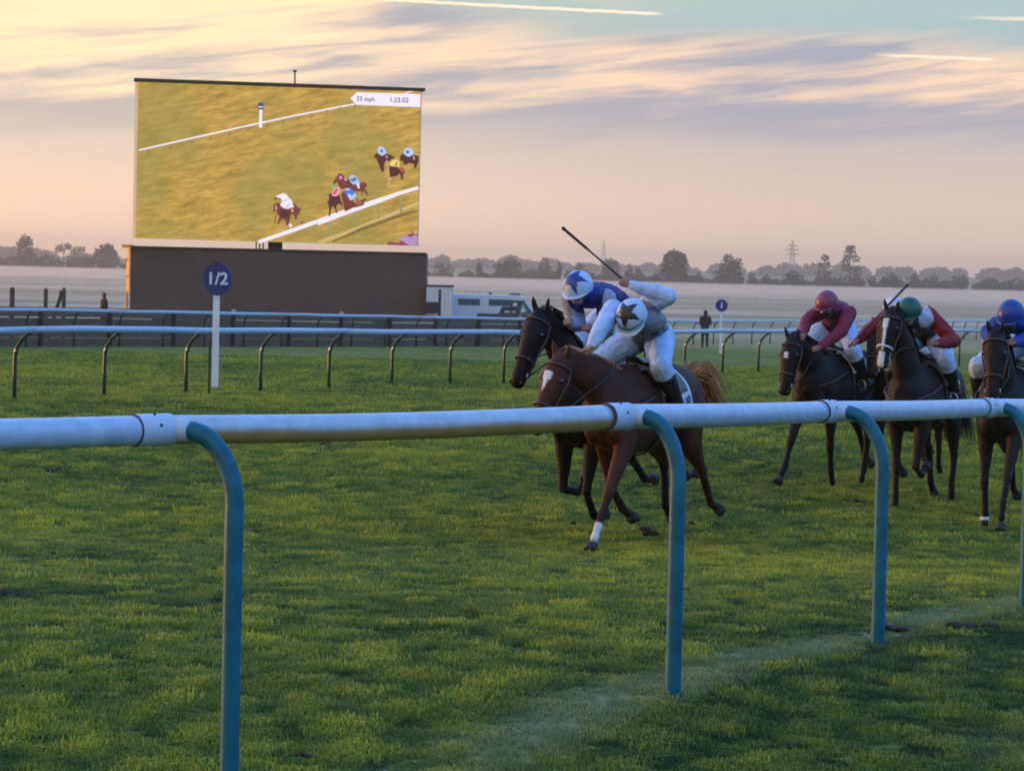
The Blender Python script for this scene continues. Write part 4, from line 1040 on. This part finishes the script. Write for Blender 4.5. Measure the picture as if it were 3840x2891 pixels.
    for s in (-1, 1):
        k = MB(); k.tube([H(.13, .0, s * .110), H(.30, -.01, s * .122), H(.5, -.01, s * .100), H(.82, -.02, s * .074)], .009, 6); k.build('cheek_strap', MATS['bridle_brown'], o, smooth=True)
        k = MB(); k.ell(H(.84, -.025, s * .068), (.030, .006, .030)); k.build('bit_ring', MATS['metal_bit'], o, smooth=True)
        k = MB(); k.tube([H(.84, -.03, s * .07), H(.55, -.16, s * .11), V(.75, s * .10, poll[1] * .45 + .78), V(.62, s * .06, 1.60)], .007, 6); k.build('rein', MATS['leather_black'], o, smooth=True)
    if breast:
        k = MB(); k.tube([V(.30, s * .31, 1.12) if False else V(.28, .285, 1.30), V(.55, .26, 1.22), V(.74, .17, 1.16), V(.835, 0, 1.13), V(.74, -.17, 1.16), V(.55, -.26, 1.22), V(.28, -.285, 1.30)], .012, 6); k.build('breast_girth', MATS['bridle_brown'], o, smooth=True)
    # saddle cloth and pad: curved sheets following the back
    def sheet(nm, x0, x1, a0, a1, off, mt, drop=1.0, taper=0.0):
        vs, fs = [], []; nx, na = 7, 17
        for lay_ in (0, 1):
            for i in range(nx):
                for j in range(na):
                    t = a0 + (a1 - a0) * j / (na - 1); x = x0 + (x1 - x0) * i / (nx - 1) - taper * abs(math.sin(t)) * .3
                    ry, rz, cz = trunk_r(x); rr_ = off + lay_ * .008
                    vs.append((x, (ry + rr_) * math.sin(t), max(cz + (rz + rr_) * math.cos(t), 0) + (.02 if abs(t) < .5 else 0)))
        for lay_ in (0, 1):
            b = lay_ * nx * na
            for i in range(nx - 1):
                for j in range(na - 1):
                    f = (b + i * na + j, b + i * na + j + 1, b + (i + 1) * na + j + 1, b + (i + 1) * na + j); fs.append(f if lay_ else f[::-1])
        m_ = nx * na
        for i in range(nx - 1):
            for j in (0, na - 1): fs.append((i * na + j, (i + 1) * na + j, m_ + (i + 1) * na + j, m_ + i * na + j))
        for j in range(na - 1):
            for i in (0, nx - 1): fs.append((i * na + j, i * na + j + 1, m_ + i * na + j + 1, m_ + i * na + j))
        k = MB(); k.add(vs, fs); return k.build(nm, MATS[mt], o, smooth=True)
    sheet('number_cloth', -.34, .12, -1.75, 1.75, .012, cloth, taper=.35)
    sheet('saddle_pad', -.30, .20, -1.2, 1.2, .026, 'sheepskin' if cloth == 'cloth_white' else 'cloth_white', taper=.2)
    sd = MB(); sd.tube([V(-.24, 0, 1.575), V(-.14, 0, 1.555), V(.0, 0, 1.545), V(.10, 0, 1.56), V(.16, 0, 1.60)], [(.12, .03), (.14, .035), (.11, .03), (.09, .03), (.06, .03)], 14, lat=(0, 1, 0), rounded=True); sd.build('saddle', MATS['leather_black'], o, smooth=True)
    k = MB(); k.tube([V(.10, .302 * math.sin(a), 1.145 + .365 * math.cos(a)) for a in np.linspace(0.9, 2 * math.pi - .9, 22)], [(.045, .008)] * 22, 6, lat=(1, 0, 0)); k.build('girth', MATS['leather_black'], o, smooth=True)
    if number:
        me = text_mesh(number, .17, .002, .004); ry, rz, cz = trunk_r(-.28)
        for s in (1,):
            mt4 = Matrix(((-1 * s, 0, 0), (0, 0, s), (0, 1, 0))).to_4x4(); m2 = me.copy(); m2.transform(mt4); q = link('cloth_number', m2, MATS['cloth_navy'], o); q.location = (-.31, ry + .036, cz + .03)
    # mane and tail as tapering locks of hair
    rr_ = random.Random(int(D * 10)); mm = MB()
    for i in range(150):
        t = i / 149; c = nb.lerp(P, t) if t > .05 else nb; top = c + V(-.02 - .0, 0, 0)
        ax = (P - nb).normalized(); nrm = V(-ax.z, 0, ax.x); crest = float(np.interp(t, [0, .5, 1], [.235, .205, .10]))
        b = c + nrm * (crest + .0) ; s = 1 if rr_.random() < .5 else -1
        q = rr_.uniform(.05, .13)
        mm.tube([b - nrm * .03, b + nrm * .02 + V(-.03, s * .02, .01), b + V(-.07 - q * .4, s * (.05 + q * .3), -.02), b + V(-.10 - q * .6, s * (.07 + q * .25), -.08 - q * .4)], [.010, .009, .006, .002], 4)
    mm.build('mane', MATS[mane], o, smooth=True)
    tl = MB(); n = 300
    for i in range(n):
        a, bq = rr_.uniform(-1, 1), rr_.uniform(-1, 1); L_ = rr_.uniform(.75, 1.1)
        pts = [V(-.98, a * .03, 1.38 + bq * .02)]
        for k_ in range(1, len(tail)):
            sp_ = .02 + .050 * k_ * (1 + .35 * math.sin(i * 1.7))
            pts.append(V(tail[k_][0] * L_ - (1 - L_) * .98, tail[k_][1] + a * sp_, tail[k_][2] + bq * sp_ * .8) + V(rr_.uniform(-.012, .012), 0, rr_.uniform(-.012, .012)))
        tl.tube(pts, [.007, .0065, .0055, .004, .0015][:len(pts)], 3)
    tl.build('tail', MATS[mane], o, smooth=True)
    return o

SKIN = (.34, .20, .15); BLK = (.014, .014, .017)
def jockey(name, label, hobj, silks, head, hip, cap_cols, star=None, sh_dz=0.0, handL=None, handR=None, elbL=None, elbR=None, whip=None, vest=None, look=(1, 0, -.25), tilt=0.0, lean=0.0, sleeve=None, whip_label=None, knee_x=.22, head_roll=0.0, sash=None, spikes=False, shL=None, shR=None, face_mask=False, starpatch=None):
    """coordinates in the frame of the horse he rides"""
    o = empty(name, hobj.location, hobj.rotation_euler.z); tag(o, label, 'person', 'jockeys riding in the race')
    mb = MB(); bones = []
    def bone(pts, rad, col, n=12, lat=None):
        mb.tube(pts, rad, n, lat=lat, rounded=True)
        for a, b in zip(pts[:-1], pts[1:]): bones.append((np.array(a), np.array(b), max([max(r) if isinstance(r, tuple) else r for r in rad]), col))
    HD = Vector(head); HP = Vector(hip)
    lk = Vector(look).normalized()
    nk = HD - lk * .055 + V(-.06, 0, -.07)
    SH = nk + V(-.10, 0, -.02 + sh_dz); body_c = silks[0]
    ax = (SH - HP)
    # torso: ellipses along the bent back
    t_pts = [HP + V(-.04, 0, -.03), HP.lerp(SH, .18) + V(0, 0, .035), HP.lerp(SH, .45) + V(0, 0, .075), HP.lerp(SH, .75) + V(0, 0, .05), SH, SH + (nk - SH) * .5]
    bone(t_pts, [(.15, .115), (.155, .115), (.150, .105), (.185, .115), (.185, .095), (.08, .07)], body_c, 18, lat=(0, 1, 0))
    bone([SH + (nk - SH) * .2, nk, HD - lk * .02], [.065, .058, .06], SKIN)
    # legs
    feet = []
    for s in (-1, 1):
        h0 = HP + V(0, s * .095, -.02); kn = V(knee_x, s * .300, 1.55); an = V(-.10, s * .335, 1.17); ft = V(.09, s * .345, 1.09)
        bone([h0, h0.lerp(kn, .5), kn], [.140, .118, .080], silks[2]); bone([kn, kn.lerp(an, .35), an], [.088, .084, .056], BLK)
        bone([an, an.lerp(ft, .55) + V(0, 0, .0), ft], [(.040, .045), (.042, .038), (.036, .026)], BLK); feet.append((an, ft))
        bone([kn.lerp(an, .0), kn.lerp(h0, .13)], [.078, .086], silks[2])
    # arms and hands
    sl = sleeve or silks[1]
    for s, hnd, elb, shp in ((1, handL, elbL, shL), (-1, handR, elbR, shR)):
        sh = Vector(shp) if shp else SH + V(-.01, s * .175, -.015)
        hd = Vector(hnd) if hnd else V(.66, s * .065, 1.62); el = Vector(elb) if elb else sh.lerp(hd, .45) + V(-.05, s * .10, -.06)
        fdir = (hd - el).normalized(); wr = hd - fdir * .075
        mb.ell(sh, (.085, .085, .08)); bones.append((np.array(sh), np.array(sh + V(.001, 0, 0)), .08, sl))
        bone([sh, sh.lerp(el, .5), el], [.086, .080, .066], sl); bone([el, el.lerp(wr, .4), wr], [.066, .064, .042], sl)
        bone([wr - fdir * .005, wr + fdir * .03], [.030, .030], SKIN)
        # palm
        if whip and whip[0] == s:
            wd = (Vector(whip[2]) - Vector(whip[1])).normalized()
        else: wd = V(0, 1, .25).normalized()
        ac = fdir.cross(wd)
        if ac.length < .2: ac = V(0, 0, 1)
        ac.normalize(); wd2 = ac.cross(fdir).normalized()       # across the knuckles
        bone([wr + fdir * .02, wr + fdir * .055, wr + fdir * .085], [(.030, .018), (.040, .019), (.042, .017)], SKIN, 10, lat=wd2)
        for f in range(4):
            ln = (.036, .042, .040, .031)[f]; b0 = wr + fdir * .083 + wd2 * (.030 - .020 * f)
            p1 = b0 + fdir * ln * .55 + ac * .008; p2 = p1 + ac * ln * .8 - fdir * .004; p3 = p2 - fdir * ln * .65 + ac * .002
            bone([b0 - fdir * .008, p1, p2, p3], [.0105, .0100, .0092, .0080], SKIN, 8)
        t0 = wr + fdir * .040 + wd2 * .030; bone([t0, t0 + wd2 * .012 + ac * .024 + fdir * .020, t0 + wd2 * .004 + ac * .042 + fdir * .034], [.013, .0115, .009], SKIN, 8)
    # head
    latv = V(0, 1, 0); latv = (latv - lk * latv.dot(lk)).normalized(); upv = lk.cross(latv)
    if upv.z < 0: upv = -upv
    if head_roll:
        rm = Matrix.Rotation(R(head_roll), 3, lk); latv = rm @ latv; upv = rm @ upv
    HM = Matrix((lk, latv, upv)).transposed()
    def F(a, b, c): return HD + HM @ Vector((a, b, c))
    mb.ell(F(0, 0, 0), (.098, .076, .115), rot=HM, n=16, m=12); bones.append((np.array(F(0, 0, 0)), np.array(F(.001, 0, -.03)), .10, SKIN))
    mb.ell(F(.035, 0, -.085), (.055, .050, .045), rot=HM); mb.tube([F(.088, 0, .0), F(.112, 0, -.030), F(.092, 0, -.042)], [.012, .016, .012], 8, rounded=True)
    bones.append((np.array(F(.05, 0, -.05)), np.array(F(.10, 0, -.03)), .06, SKIN))
    mb.tube([F(.088, -.024, -.064), F(.094, 0, -.062), F(.088, .024, -.064)], [.007, .010, .007], 8, rounded=True)
    for s in (-1, 1): mb.ell(F(-.005, s * .078, -.02), (.020, .010, .032), rot=HM)
    me = bake(mb, .0085, 4, 'body')
    def fn(co):
        best = np.full(len(co), 1e9); c = np.zeros((len(co), 3))
        for A, B, r, col in bones:
            d = B - A; t = np.clip(((co - A) @ d) / max(d @ d, 1e-9), 0, 1); dist = np.linalg.norm(co - (A + t[:, None] * d), axis=1) / r
            k = dist < best; best = np.where(k, dist, best); c[k] = np.array(col)
        if vest is not None:      # coloured front / back panels on the torso, given as (colour, y0, y1)
            for col, y0, y1, x0 in vest:
                k = (np.abs(c - np.array(body_c)).sum(1) < 1e-4) & (co[:, 1] > y0) & (co[:, 1] < y1) & (co[:, 0] > x0); c[k] = np.array(col)
        if starpatch is not None:
            e = (co - np.array(starpatch)) * np.array((.3, 1, 1)); hz = np.hypot(e[:, 1], e[:, 0] * .3); an_ = np.arctan2(e[:, 2], e[:, 1]); rr5 = .125 * (.62 + .38 * np.cos(5 * an_ + .6))
            k = (np.linalg.norm(e, axis=1) < rr5) & (np.abs(c - np.array(body_c)).sum(1) < 1e-4); c[k] = np.array(BLK)
        return c
    paint(me, fn); ripple(me, .0085, 11, 3, True); link('body', me, MATS['silk'], o)
    # cap
    CM = HM @ Matrix.Rotation(R(-tilt), 3, 'Y')
    vs, fs = [], []; n_, m_ = 64, 30
    for i in range(m_ + 1):
        ph = math.pi * .60 * i / m_
        for j in range(n_):
            th = 2 * math.pi * j / n_; r = 1.0
            vs.append(HD + HM @ V(-.008, 0, .022) + CM @ Vector((.146 * math.sin(ph) * math.cos(th), .127 * math.sin(ph) * math.sin(th), .138 * math.cos(ph))))
    for i in range(m_):
        for j in range(n_): fs.append((i * n_ + j, (i + 1) * n_ + j, (i + 1) * n_ + (j + 1) % n_, i * n_ + (j + 1) % n_))
    b = len(vs)
    for i in (m_,):
        ph = math.pi * .60
        for j in range(n_):
            th = 2 * math.pi * j / n_
            vs.append(HD + HM @ V(-.008, 0, .022) + CM @ Vector((.128 * math.sin(ph) * math.cos(th), .108 * math.sin(ph) * math.sin(th), .132 * math.cos(ph) + .012)))
    fs += [(m_ * n_ + j, b + j, b + (j + 1) % n_, m_ * n_ + (j + 1) % n_) for j in range(n_)]
    cme = bpy.data.meshes.new('cap'); cme.from_pydata(vs, [], fs); cme.shade_smooth()
    CI = np.array(CM.inverted()); HDn = np.array(HD + HM @ V(-.008, 0, .022))
    base_c, star_c, peak_c = [np.array(x) for x in cap_cols]
    def cf(co):
        q = (co - HDn) @ CI.T; q = q / np.linalg.norm(q, axis=1)[:, None]
        c = np.tile(base_c, (len(co), 1))
        if star is not None:
            sc, sa, sr = star                                    # centre tilt forward, rotation, size
            cz = np.array((math.sin(R(sc)), 0, math.cos(R(sc)))); ex = np.array((math.cos(R(sc)), 0, -math.sin(R(sc)))); ey = np.array((0, 1.0, 0))
            ang = np.arccos(np.clip(q @ cz, -1, 1)); az = np.arctan2(q @ ey, q @ ex) - R(sa)
            k5 = 2 * math.pi / 5; a = np.abs(((az + k5 / 2) % k5) - k5 / 2)
            ro, ri = R(sr), R(sr) * .40
            # star edge between outer tip (a = 0) and inner notch (a = k5 / 2)
            x1, y1, x2, y2 = ro, 0, ri * math.cos(k5 / 2), ri * math.sin(k5 / 2)
            rad = (x1 * y2 - x2 * y1) / ((y2 - y1) * np.cos(a) - (x2 - x1) * np.sin(a))
            rad = np.abs(rad); k = ang < rad; c[k] = star_c
        return c
    paint(cme, cf); link('cap', cme, MATS['cap_shell'], o)
    pk = MB(); pts = []
    ang = np.linspace(-1.15, 1.15, 13)
    vs = []; fs = []
    for l_, zz_ in ((0, 0), (1, -.006)):
        for (rf, dzz) in ((.0, 0.0), (.055, -.010)):
            for a in ang:
                k = math.cos(a) ** .5 if math.cos(a) > 0 else 0
                vs.append(HD + HM @ V(-.008, 0, .022) + CM @ Vector(((.141 + rf * k) * math.cos(a), (.123 + rf * .25 * k) * math.sin(a), -.022 + zz_ + dzz * k)))
    na = len(ang)
    for j in range(na - 1):
        fs += [(j, j + 1, na + j + 1, na + j), (2 * na + j, 3 * na + j, 3 * na + j + 1, 2 * na + j + 1), (na + j, na + j + 1, 3 * na + j + 1, 3 * na + j), (j, 2 * na + j, 2 * na + j + 1, j + 1)]
    pk.add(vs, fs); pm_ = pk.mesh('cap_peak'); paint(pm_, lambda co: np.tile(peak_c, (len(co), 1))); pm_.shade_smooth(); link('cap_peak', pm_, MATS['cap_shell'], o)
    if spikes:   # thin dark band around the front of the cap
        k = MB(); k.tube([HD + HM @ V(-.008, 0, .022) + CM @ Vector((.148 * math.sin(1.62) * math.cos(a), .129 * math.sin(1.62) * math.sin(a), .138 * math.cos(1.50) + .012 - .008)) for a in np.linspace(-1.2, 1.2, 17)], .0045, 6); k.build('cap_band', MATS['cloth_navy'], o, smooth=True)
    gm = MB(); gm.tube([F(.020, -.083, .012), F(.070, -.066, .006), F(.100, -.030, .004), F(.106, 0, .002), F(.100, .030, .004), F(.070, .066, .006), F(.020, .083, .012)], [(.010, .020), (.012, .026), (.014, .030), (.010, .024), (.014, .030), (.012, .026), (.010, .020)], 10, lat=tuple(lk)); gm.build('goggles', MATS['goggle'], o, smooth=True)
    if face_mask:
        gm = MB(); gm.ell(F(.030, 0, -.085), (.070, .066, .060), rot=HM); gm.build('neck_scarf', MATS['goggle'], o, smooth=True)
    st = MB(); st.tube([F(.0, -.083, -.01), F(.015, -.070, -.075), F(.03, 0, -.130), F(.015, .070, -.075), F(.0, .083, -.01)], .006, 6); st.build('chin_strap', MATS['leather_black'], o, smooth=True)
    for an, ft in feet:
        c = an.lerp(ft, .6) + V(0, 0, -.02)
        k = MB(); pts = [c + V(.0, .045 * math.cos(a), .045 + .060 * math.sin(a)) for a in np.linspace(-math.pi, math.pi, 17)]; k.tube(pts, .006, 6, cap=False); k.tube([c + V(0, 0, .10), V(.05, ft.y * .93, 1.45)], .006, 6); k.build('stirrup', MATS['metal_bit'], o, smooth=True)
    if star and sash:
        pass
    if whip:
        a, b = Vector(whip[1]), Vector(whip[2]); w = empty('whip', o.location, o.rotation_euler.z); tag(w, whip_label, 'whip', 'riding whips')
        L_ = (b - a); d = L_.normalized()
        k = MB(); k.tube([a - d * .10, a, a + L_ * .3, a + L_ * .62], [.011, .011, .0085, .0075], 8); k.build('shaft', MATS['whip_shaft'], w, smooth=True)
        k = MB(); k.tube([a + L_ * .58, a + L_ * .66, a + L_ * .97, b], [(.008, .008), (.016, .012), (.017, .012), (.012, .010)], 10); k.build('flap', MATS['whip_shaft'], w, smooth=True)
        k = MB(); k.tube([b, b + d * .03], [.018, .013], 8); k.build('tip', MATS['leather_black'], w, smooth=True)
        k = MB(); k.ell(a - d * .11, (.016, .016, .016)); k.build('knob', MATS['leather_black'], w, smooth=True)
    return o
def loc_of(h, px, py, D):
    """point of the photograph at depth D, in the frame of horse h"""
    return Matrix.Rotation(-h.rotation_euler.z, 3, 'Z') @ (pix(px, py, D) - h.location)

BAY, DK = (.050, .026, .018), (.008, .006, .006)
TAIL = [(-.98, 0, 1.38), (-1.12, 0, 1.38), (-1.24, 0, 1.22), (-1.34, 0, .98), (-1.40, 0, .74)]
WHT = (.42, .57, .80)
# leading chestnut
h1 = horse('racehorse', 'chestnut horse leading the race, white star on its forehead and one white foot', 2398, 23.6, 27, (.062, .021, .013), (.030, .011, .008), (1.18, 1.60), (1.46, 1.02),
    (35, 32, 34, 6), (-18, -48, -66, 0), (-5, -52, -38, -70), (-6, -62, -66, -95), [(-.98, 0, 1.38), (-1.08, .02, 1.47), (-1.20, .03, 1.45), (-1.28, .03, 1.32), (-1.32, .03, 1.18)], blaze=[(.24, .34, .046, .044, -.012, -.012), (.34, .50, .030, .006, -.012, -.016)], socks=[(0, 1)], mane='hair_chestnut', number='8', head_y=-.26)
def LP(px, py, D): return tuple(loc_of(h1, px, py, D))
jockey('person', 'leading jockey in white silks with a black star, black-starred white cap, raising a whip', h1, ((.17, .19, .25), WHT, WHT), LP(2372, 1192, 22.75), LP(2432, 1252, 23.75), ((.42, .57, .78), (.018, .020, .028), (.48, .60, .74)), star=(26, -6, 62), look=(.66, .03, -.95), tilt=0,
    handR=LP(2208, 1316, 22.5), elbR=LP(2252, 1235, 22.65), shR=LP(2300, 1160, 22.95), handL=LP(2340, 1062, 22.95), elbL=LP(2508, 1112, 22.95), shL=LP(2432, 1140, 23.05), whip=(1, LP(2338, 1050, 22.95), LP(2118, 862, 22.8)), whip_label='long dark red whip raised high above the leading jockey', knee_x=.24, spikes=True, vest=None, starpatch=LP(2436, 1236, 23.2))
# dark horse alongside, beyond the leader
h2 = horse('racehorse', 'nearly black horse with its head raised, running just behind the leading chestnut', 2262, 24.9, 26, (.009, .006, .006), (.006, .005, .005), (1.03, 1.98), (1.34, 1.38),
    (14, -42, -80, -20), (6, -82, -120, -20), (-20, -45, -10, -50), (0, -60, -55, -85), TAIL, cloth='cloth_white', dz=-.02, head_y=-.22)
def LP(px, py, D): return tuple(loc_of(h2, px, py, D))
jockey('person', 'jockey in dark blue silks, white cap with a big blue star, beside the leader', h2, ((.025, .030, .17), (.30, .34, .50), WHT), LP(2168, 1084, 24.1), LP(2330, 1165, 25.3), ((.42, .57, .78), (.012, .045, .26), (.48, .58, .72)), star=(34, 24, 66), look=(.95, -.05, -.35), tilt=-6,
    handR=LP(2130, 1215, 24.0), handL=LP(2200, 1235, 24.1), elbR=LP(2170, 1215, 24.4), elbL=LP(2270, 1225, 24.4), knee_x=.26)
# maroon rider
h3 = horse('racehorse', 'dark bay horse under the maroon jockey, small white star on its forehead', 3130, 31.6, 30, (.015, .010, .008), DK, (1.16, 1.66), (1.38, 1.08),
    (-4, -14, -20, 0), (36, 32, 46, 0), (34, -24, 12, 24), (-20, -50, -30, -60), TAIL, blaze=[(.28, .40, .026, .026, .0, .0)], cloth='cloth_green', dz=.03)
def LP(px, py, D): return tuple(loc_of(h3, px, py, D))
jockey('person', 'jockey in maroon silks and maroon cap with white breeches, on the dark bay', h3, ((.16, .022, .055), (.19, .020, .042), WHT), LP(3100, 1142, 30.9), LP(3135, 1215, 31.8), ((.20, .035, .085), (.2, .03, .08), (.17, .03, .07)), look=(.98, .05, -.18), tilt=-8,
    handL=LP(3060, 1312, 30.5), elbL=LP(3155, 1245, 30.8), handR=LP(3008, 1268, 30.6), elbR=LP(3025, 1200, 31.0), knee_x=.20, face_mask=True)
# horse half hidden behind the green-capped rider
h6 = horse('racehorse', 'brown horse half hidden behind the green-capped jockey, its neck brown and lowered', 3395, 32.6, 24, (.036, .017, .011), DK, (1.10, 1.80), (1.38, 1.28),
    (30, -40, -60, 0), (10, 2, 10, 0), (-10, -36, -8, -50), (-28, -56, -24, -60), TAIL)
def LP(px, py, D): return tuple(loc_of(h6, px, py, D))
jockey('person', 'jockey with a pale cap mostly hidden behind the green-capped jockey', h6, ((.06, .10, .25), (.10, .16, .30), WHT), LP(3352, 1165, 31.9), LP(3420, 1230, 33.0), ((.55, .62, .74), (.5, .5, .5), (.55, .62, .74)), look=(1, 0, -.2), knee_x=.2)
# green cap
h4 = horse('racehorse', 'brown horse with a long white blaze and upright head, under the green-capped jockey', 3460, 29.4, 23, (.017, .011, .009), DK, (1.02, 2.04), (1.22, 1.50),
    (22, -72, -110, 0), (2, 6, 4, 0), (10, -30, 6, -10), (0, -44, -14, -50), TAIL, blaze=[(.16, .34, .034, .034, -.012, -.008), (.34, .74, .022, .014, -.006, 0), (.76, 1.05, .034, .040, 0, 0)], cloth='cloth_white', number='3', head_y=-.12, noseband='cloth_white')
def LP(px, py, D): return tuple(loc_of(h4, px, py, D))
jockey('person', 'jockey in red and pale silks with a dark green cap, holding a whip aside', h4, ((.070, .060, .062), (.21, .018, .022), WHT), LP(3410, 1172, 28.7), LP(3480, 1250, 29.8), ((.006, .085, .062), (0, .1, .1), (.006, .07, .052)), look=(.96, -.05, -.28), tilt=-6,
    handR=LP(3208, 1288, 28.7), elbR=LP(3262, 1235, 29.0), handL=LP(3500, 1292, 28.6), elbL=LP(3580, 1280, 28.9), shL=LP(3478, 1178, 29.0), shR=LP(3345, 1185, 29.0), whip=(-1, LP(3212, 1270, 28.7), LP(3398, 1074, 28.9)), whip_label='thin dark whip held slanting up beside the green-capped jockey', knee_x=.2,
    vest=[((.42, .46, .56), .10, .5, -.2)])
# royal blue
h5 = horse('racehorse', 'very dark horse at the picture edge under the royal blue jockey', 3795, 27.2, 20, (.014, .010, .009), DK, (1.10, 1.86), (1.34, 1.26),
    (36, 30, 22, 0), (10, -2, 10, 0), (-14, -34, -6, -45), (6, -50, -30, -70), TAIL, cloth='cloth_navy', head_y=.05, bandage=1)
def LP(px, py, D): return tuple(loc_of(h5, px, py, D))
jockey('person', 'jockey in royal blue silks and royal blue cap, nearest the picture edge', h5, ((.020, .055, .30), (.020, .060, .33), WHT), LP(3790, 1186, 26.4), LP(3880, 1270, 27.5), ((.010, .045, .27), (0, .1, .1), (.010, .045, .25)), look=(.96, -.2, -.28), tilt=-8,
    handR=LP(3742, 1300, 26.4), elbR=LP(3700, 1246, 26.7), handL=LP(3790, 1290, 26.2), elbL=LP(3860, 1270, 26.5), knee_x=.2, face_mask=True)
def clods():
    m = mat('soil', (.030, .020, .012), .95, (20, .3), bump=.8, bscale=30)
    rr = random.Random(12)
    D = [(2385, 1948, 24.2, .05, 'flying clod of turf behind the lead horse, the higher of the pair'), (2436, 1992, 24.0, .07, 'wide dark clod of turf on the grass behind the lead horse'), (3190, 1905, 29.0, .08, 'brown clod of turf kicked up before the green-capped rider'), (3222, 1880, 29.3, .07, 'small crumb of turf in the air beside the brown clod'), (3480, 1700, 31.5, .08, 'reddish clod of turf flying under the horses beside the green-capped rider'),
         (2590, 1960, 24.6, .035, 'small clod of turf in the air between the leading hind hooves'), (3010, 1868, 31.6, .045, 'clod of turf thrown up by the maroon rider horse'), (3660, 1930, 27.8, .05, 'clod of turf thrown up beside the royal blue rider horse'), (2150, 1960, 25.0, .035, 'small clod of turf below the folded foreleg of the black horse')]
    for i, (x, y, Y, r, lb) in enumerate(D):
        P = pix(x, y, Y)
        o = empty('turf_clod', P); tag(o, lb, 'clod', 'clods of turf thrown up by the hooves')
        mb = MB()
        for k in range(5): mb.ell((rr.uniform(-.6, .6) * r, rr.uniform(-.4, .4) * r, rr.uniform(-.3, .3) * r), (r * rr.uniform(.4, .7), r * .5, r * rr.uniform(.2, .4)), n=9, m=6)
        me = bake(mb, max(.008, r * .12), 1, 'soil_lump')
        for v in me.vertices: v.co *= 1 + .25 * mnoise.noise(v.co * 30)
        link('soil_lump', me, m, o)
clods()
def gpix(x, y):
    a, b = 5.0, 200.0
    for _ in range(40):
        m_ = (a + b) / 2; P = pix(x, y, m_)
        if P.z > ground(P.x, m_): a = m_
        else: b = m_
    return pix(x, y, a)
def divots():
    rr = random.Random(31)
    for x, y, r, lb in ((62, 2236, .085, 'dark divot of torn turf standing up on the grass near the picture edge'), (185, 1770, .13, 'brown scrape in the turf just below the nearest rail'), (1140, 2846, .035, 'small dark divot beside the first blue-green post'), (3640, 2362, .10, 'flat dark hoof scar on the pale worn strip'), (3350, 2366, .07, 'dark scar beside the foot of a blue-green post'), (3330, 1985, .11, 'hoof cut in the turf below the green-capped rider'), (2200, 2120, .09, 'fresh hoof cut just in front of the white-footed lead horse')):
        P = gpix(x, y); o = empty('divot', P + Vector((0, 0, .015))); tag(o, lb, 'divot', 'divots in the turf')
        mb = MB()
        for k in range(6): mb.ell((rr.uniform(-1, 1) * r, rr.uniform(-.6, .6) * r, rr.uniform(-.1, .15) * r), (r * rr.uniform(.3, .6), r * .45, r * rr.uniform(.12, .30)), n=9, m=6)
        me = bake(mb, max(.006, r * .12), 1, 'torn_turf')
        for v in me.vertices: v.co *= 1 + .3 * mnoise.noise(v.co * 40)
        link('torn_turf', me, MATS['soil'], o)
divots()
def bystander(label, px, top, D, face, coat, hood, seed=0):
    T = pix(px, top, D); g = ground(T.x, D); hgt = T.z - g; k = hgt / 1.76
    o = empty('person', (T.x, D, g), face); tag(o, label, 'person', 'people standing on the course')
    mb = MB()
    def P_(x, y, z): return V(x * k, y * k, z * k)
    for s_ in (-1, 1):
        mb.tube([P_(0, s_ * .10, .90), P_(.01, s_ * .105, .50), P_(-.01, s_ * .11, .09)], [.095 * k, .072 * k, .052 * k], 12, rounded=True)
        mb.tube([P_(-.03, s_ * .11, .05), P_(.12, s_ * .12, .035)], [(.045 * k, .04 * k), (.04 * k, .028 * k)], 10, rounded=True)
        mb.tube([P_(0, s_ * .19, 1.42), P_(-.02, s_ * .25, 1.14), P_(.17, s_ * .14, 1.06)], [.072 * k, .062 * k, .048 * k], 12, rounded=True)
        mb.tube([P_(.17, s_ * .14, 1.06), P_(.23, s_ * .08, 1.06)], [.036 * k, .03 * k], 8, rounded=True)
    mb.tube([P_(0, 0, .80), P_(0, 0, 1.0), P_(0, 0, 1.25), P_(0, 0, 1.42), P_(0, 0, 1.50)], [(.20 * k, .15 * k), (.19 * k, .145 * k), (.20 * k, .14 * k), (.19 * k, .12 * k), (.09 * k, .08 * k)], 18, lat=(0, 1, 0), rounded=True)
    mb.tube([P_(0, 0, 1.45), P_(.01, 0, 1.56)], [.06 * k, .055 * k], 10)
    mb.ell(P_(.01, 0, 1.64), (.098 * k, .078 * k, .118 * k)); mb.ell(P_(.105, 0, 1.62), (.02 * k, .014 * k, .02 * k))
    if hood: mb.ell(P_(-.02, 0, 1.64), (.11 * k, .10 * k, .13 * k)); mb.tube([P_(-.06, 0, 1.44), P_(-.04, 0, 1.60)], [.12 * k, .09 * k], 12, rounded=True)
    me = bake(mb, .016, 3)
    def fn(co):
        z = co[:, 2] / k; c = np.tile(np.array(coat), (len(co), 1)); c[z < .80] = (.020, .020, .024)
        if not hood: c[(z > 1.52)] = (.05, .035, .03); c[(z > 1.52) & (z < 1.70) & (co[:, 0] > .03)] = SKIN
        else: c[(z > 1.54) & (z < 1.72) & (co[:, 0] > .085 * k)] = SKIN
        return c
    paint(me, fn); link('body', me, MATS['silk'], o)
bystander('person in a dark hooded coat standing beside the small round number one marker', 2646, 1163, 125.5, R(95), (.040, .034, .026), True)
bystander('person in a black top behind the boards near the lorry', 391, 1096, 116, R(-150), (.018, .014, .014), False)
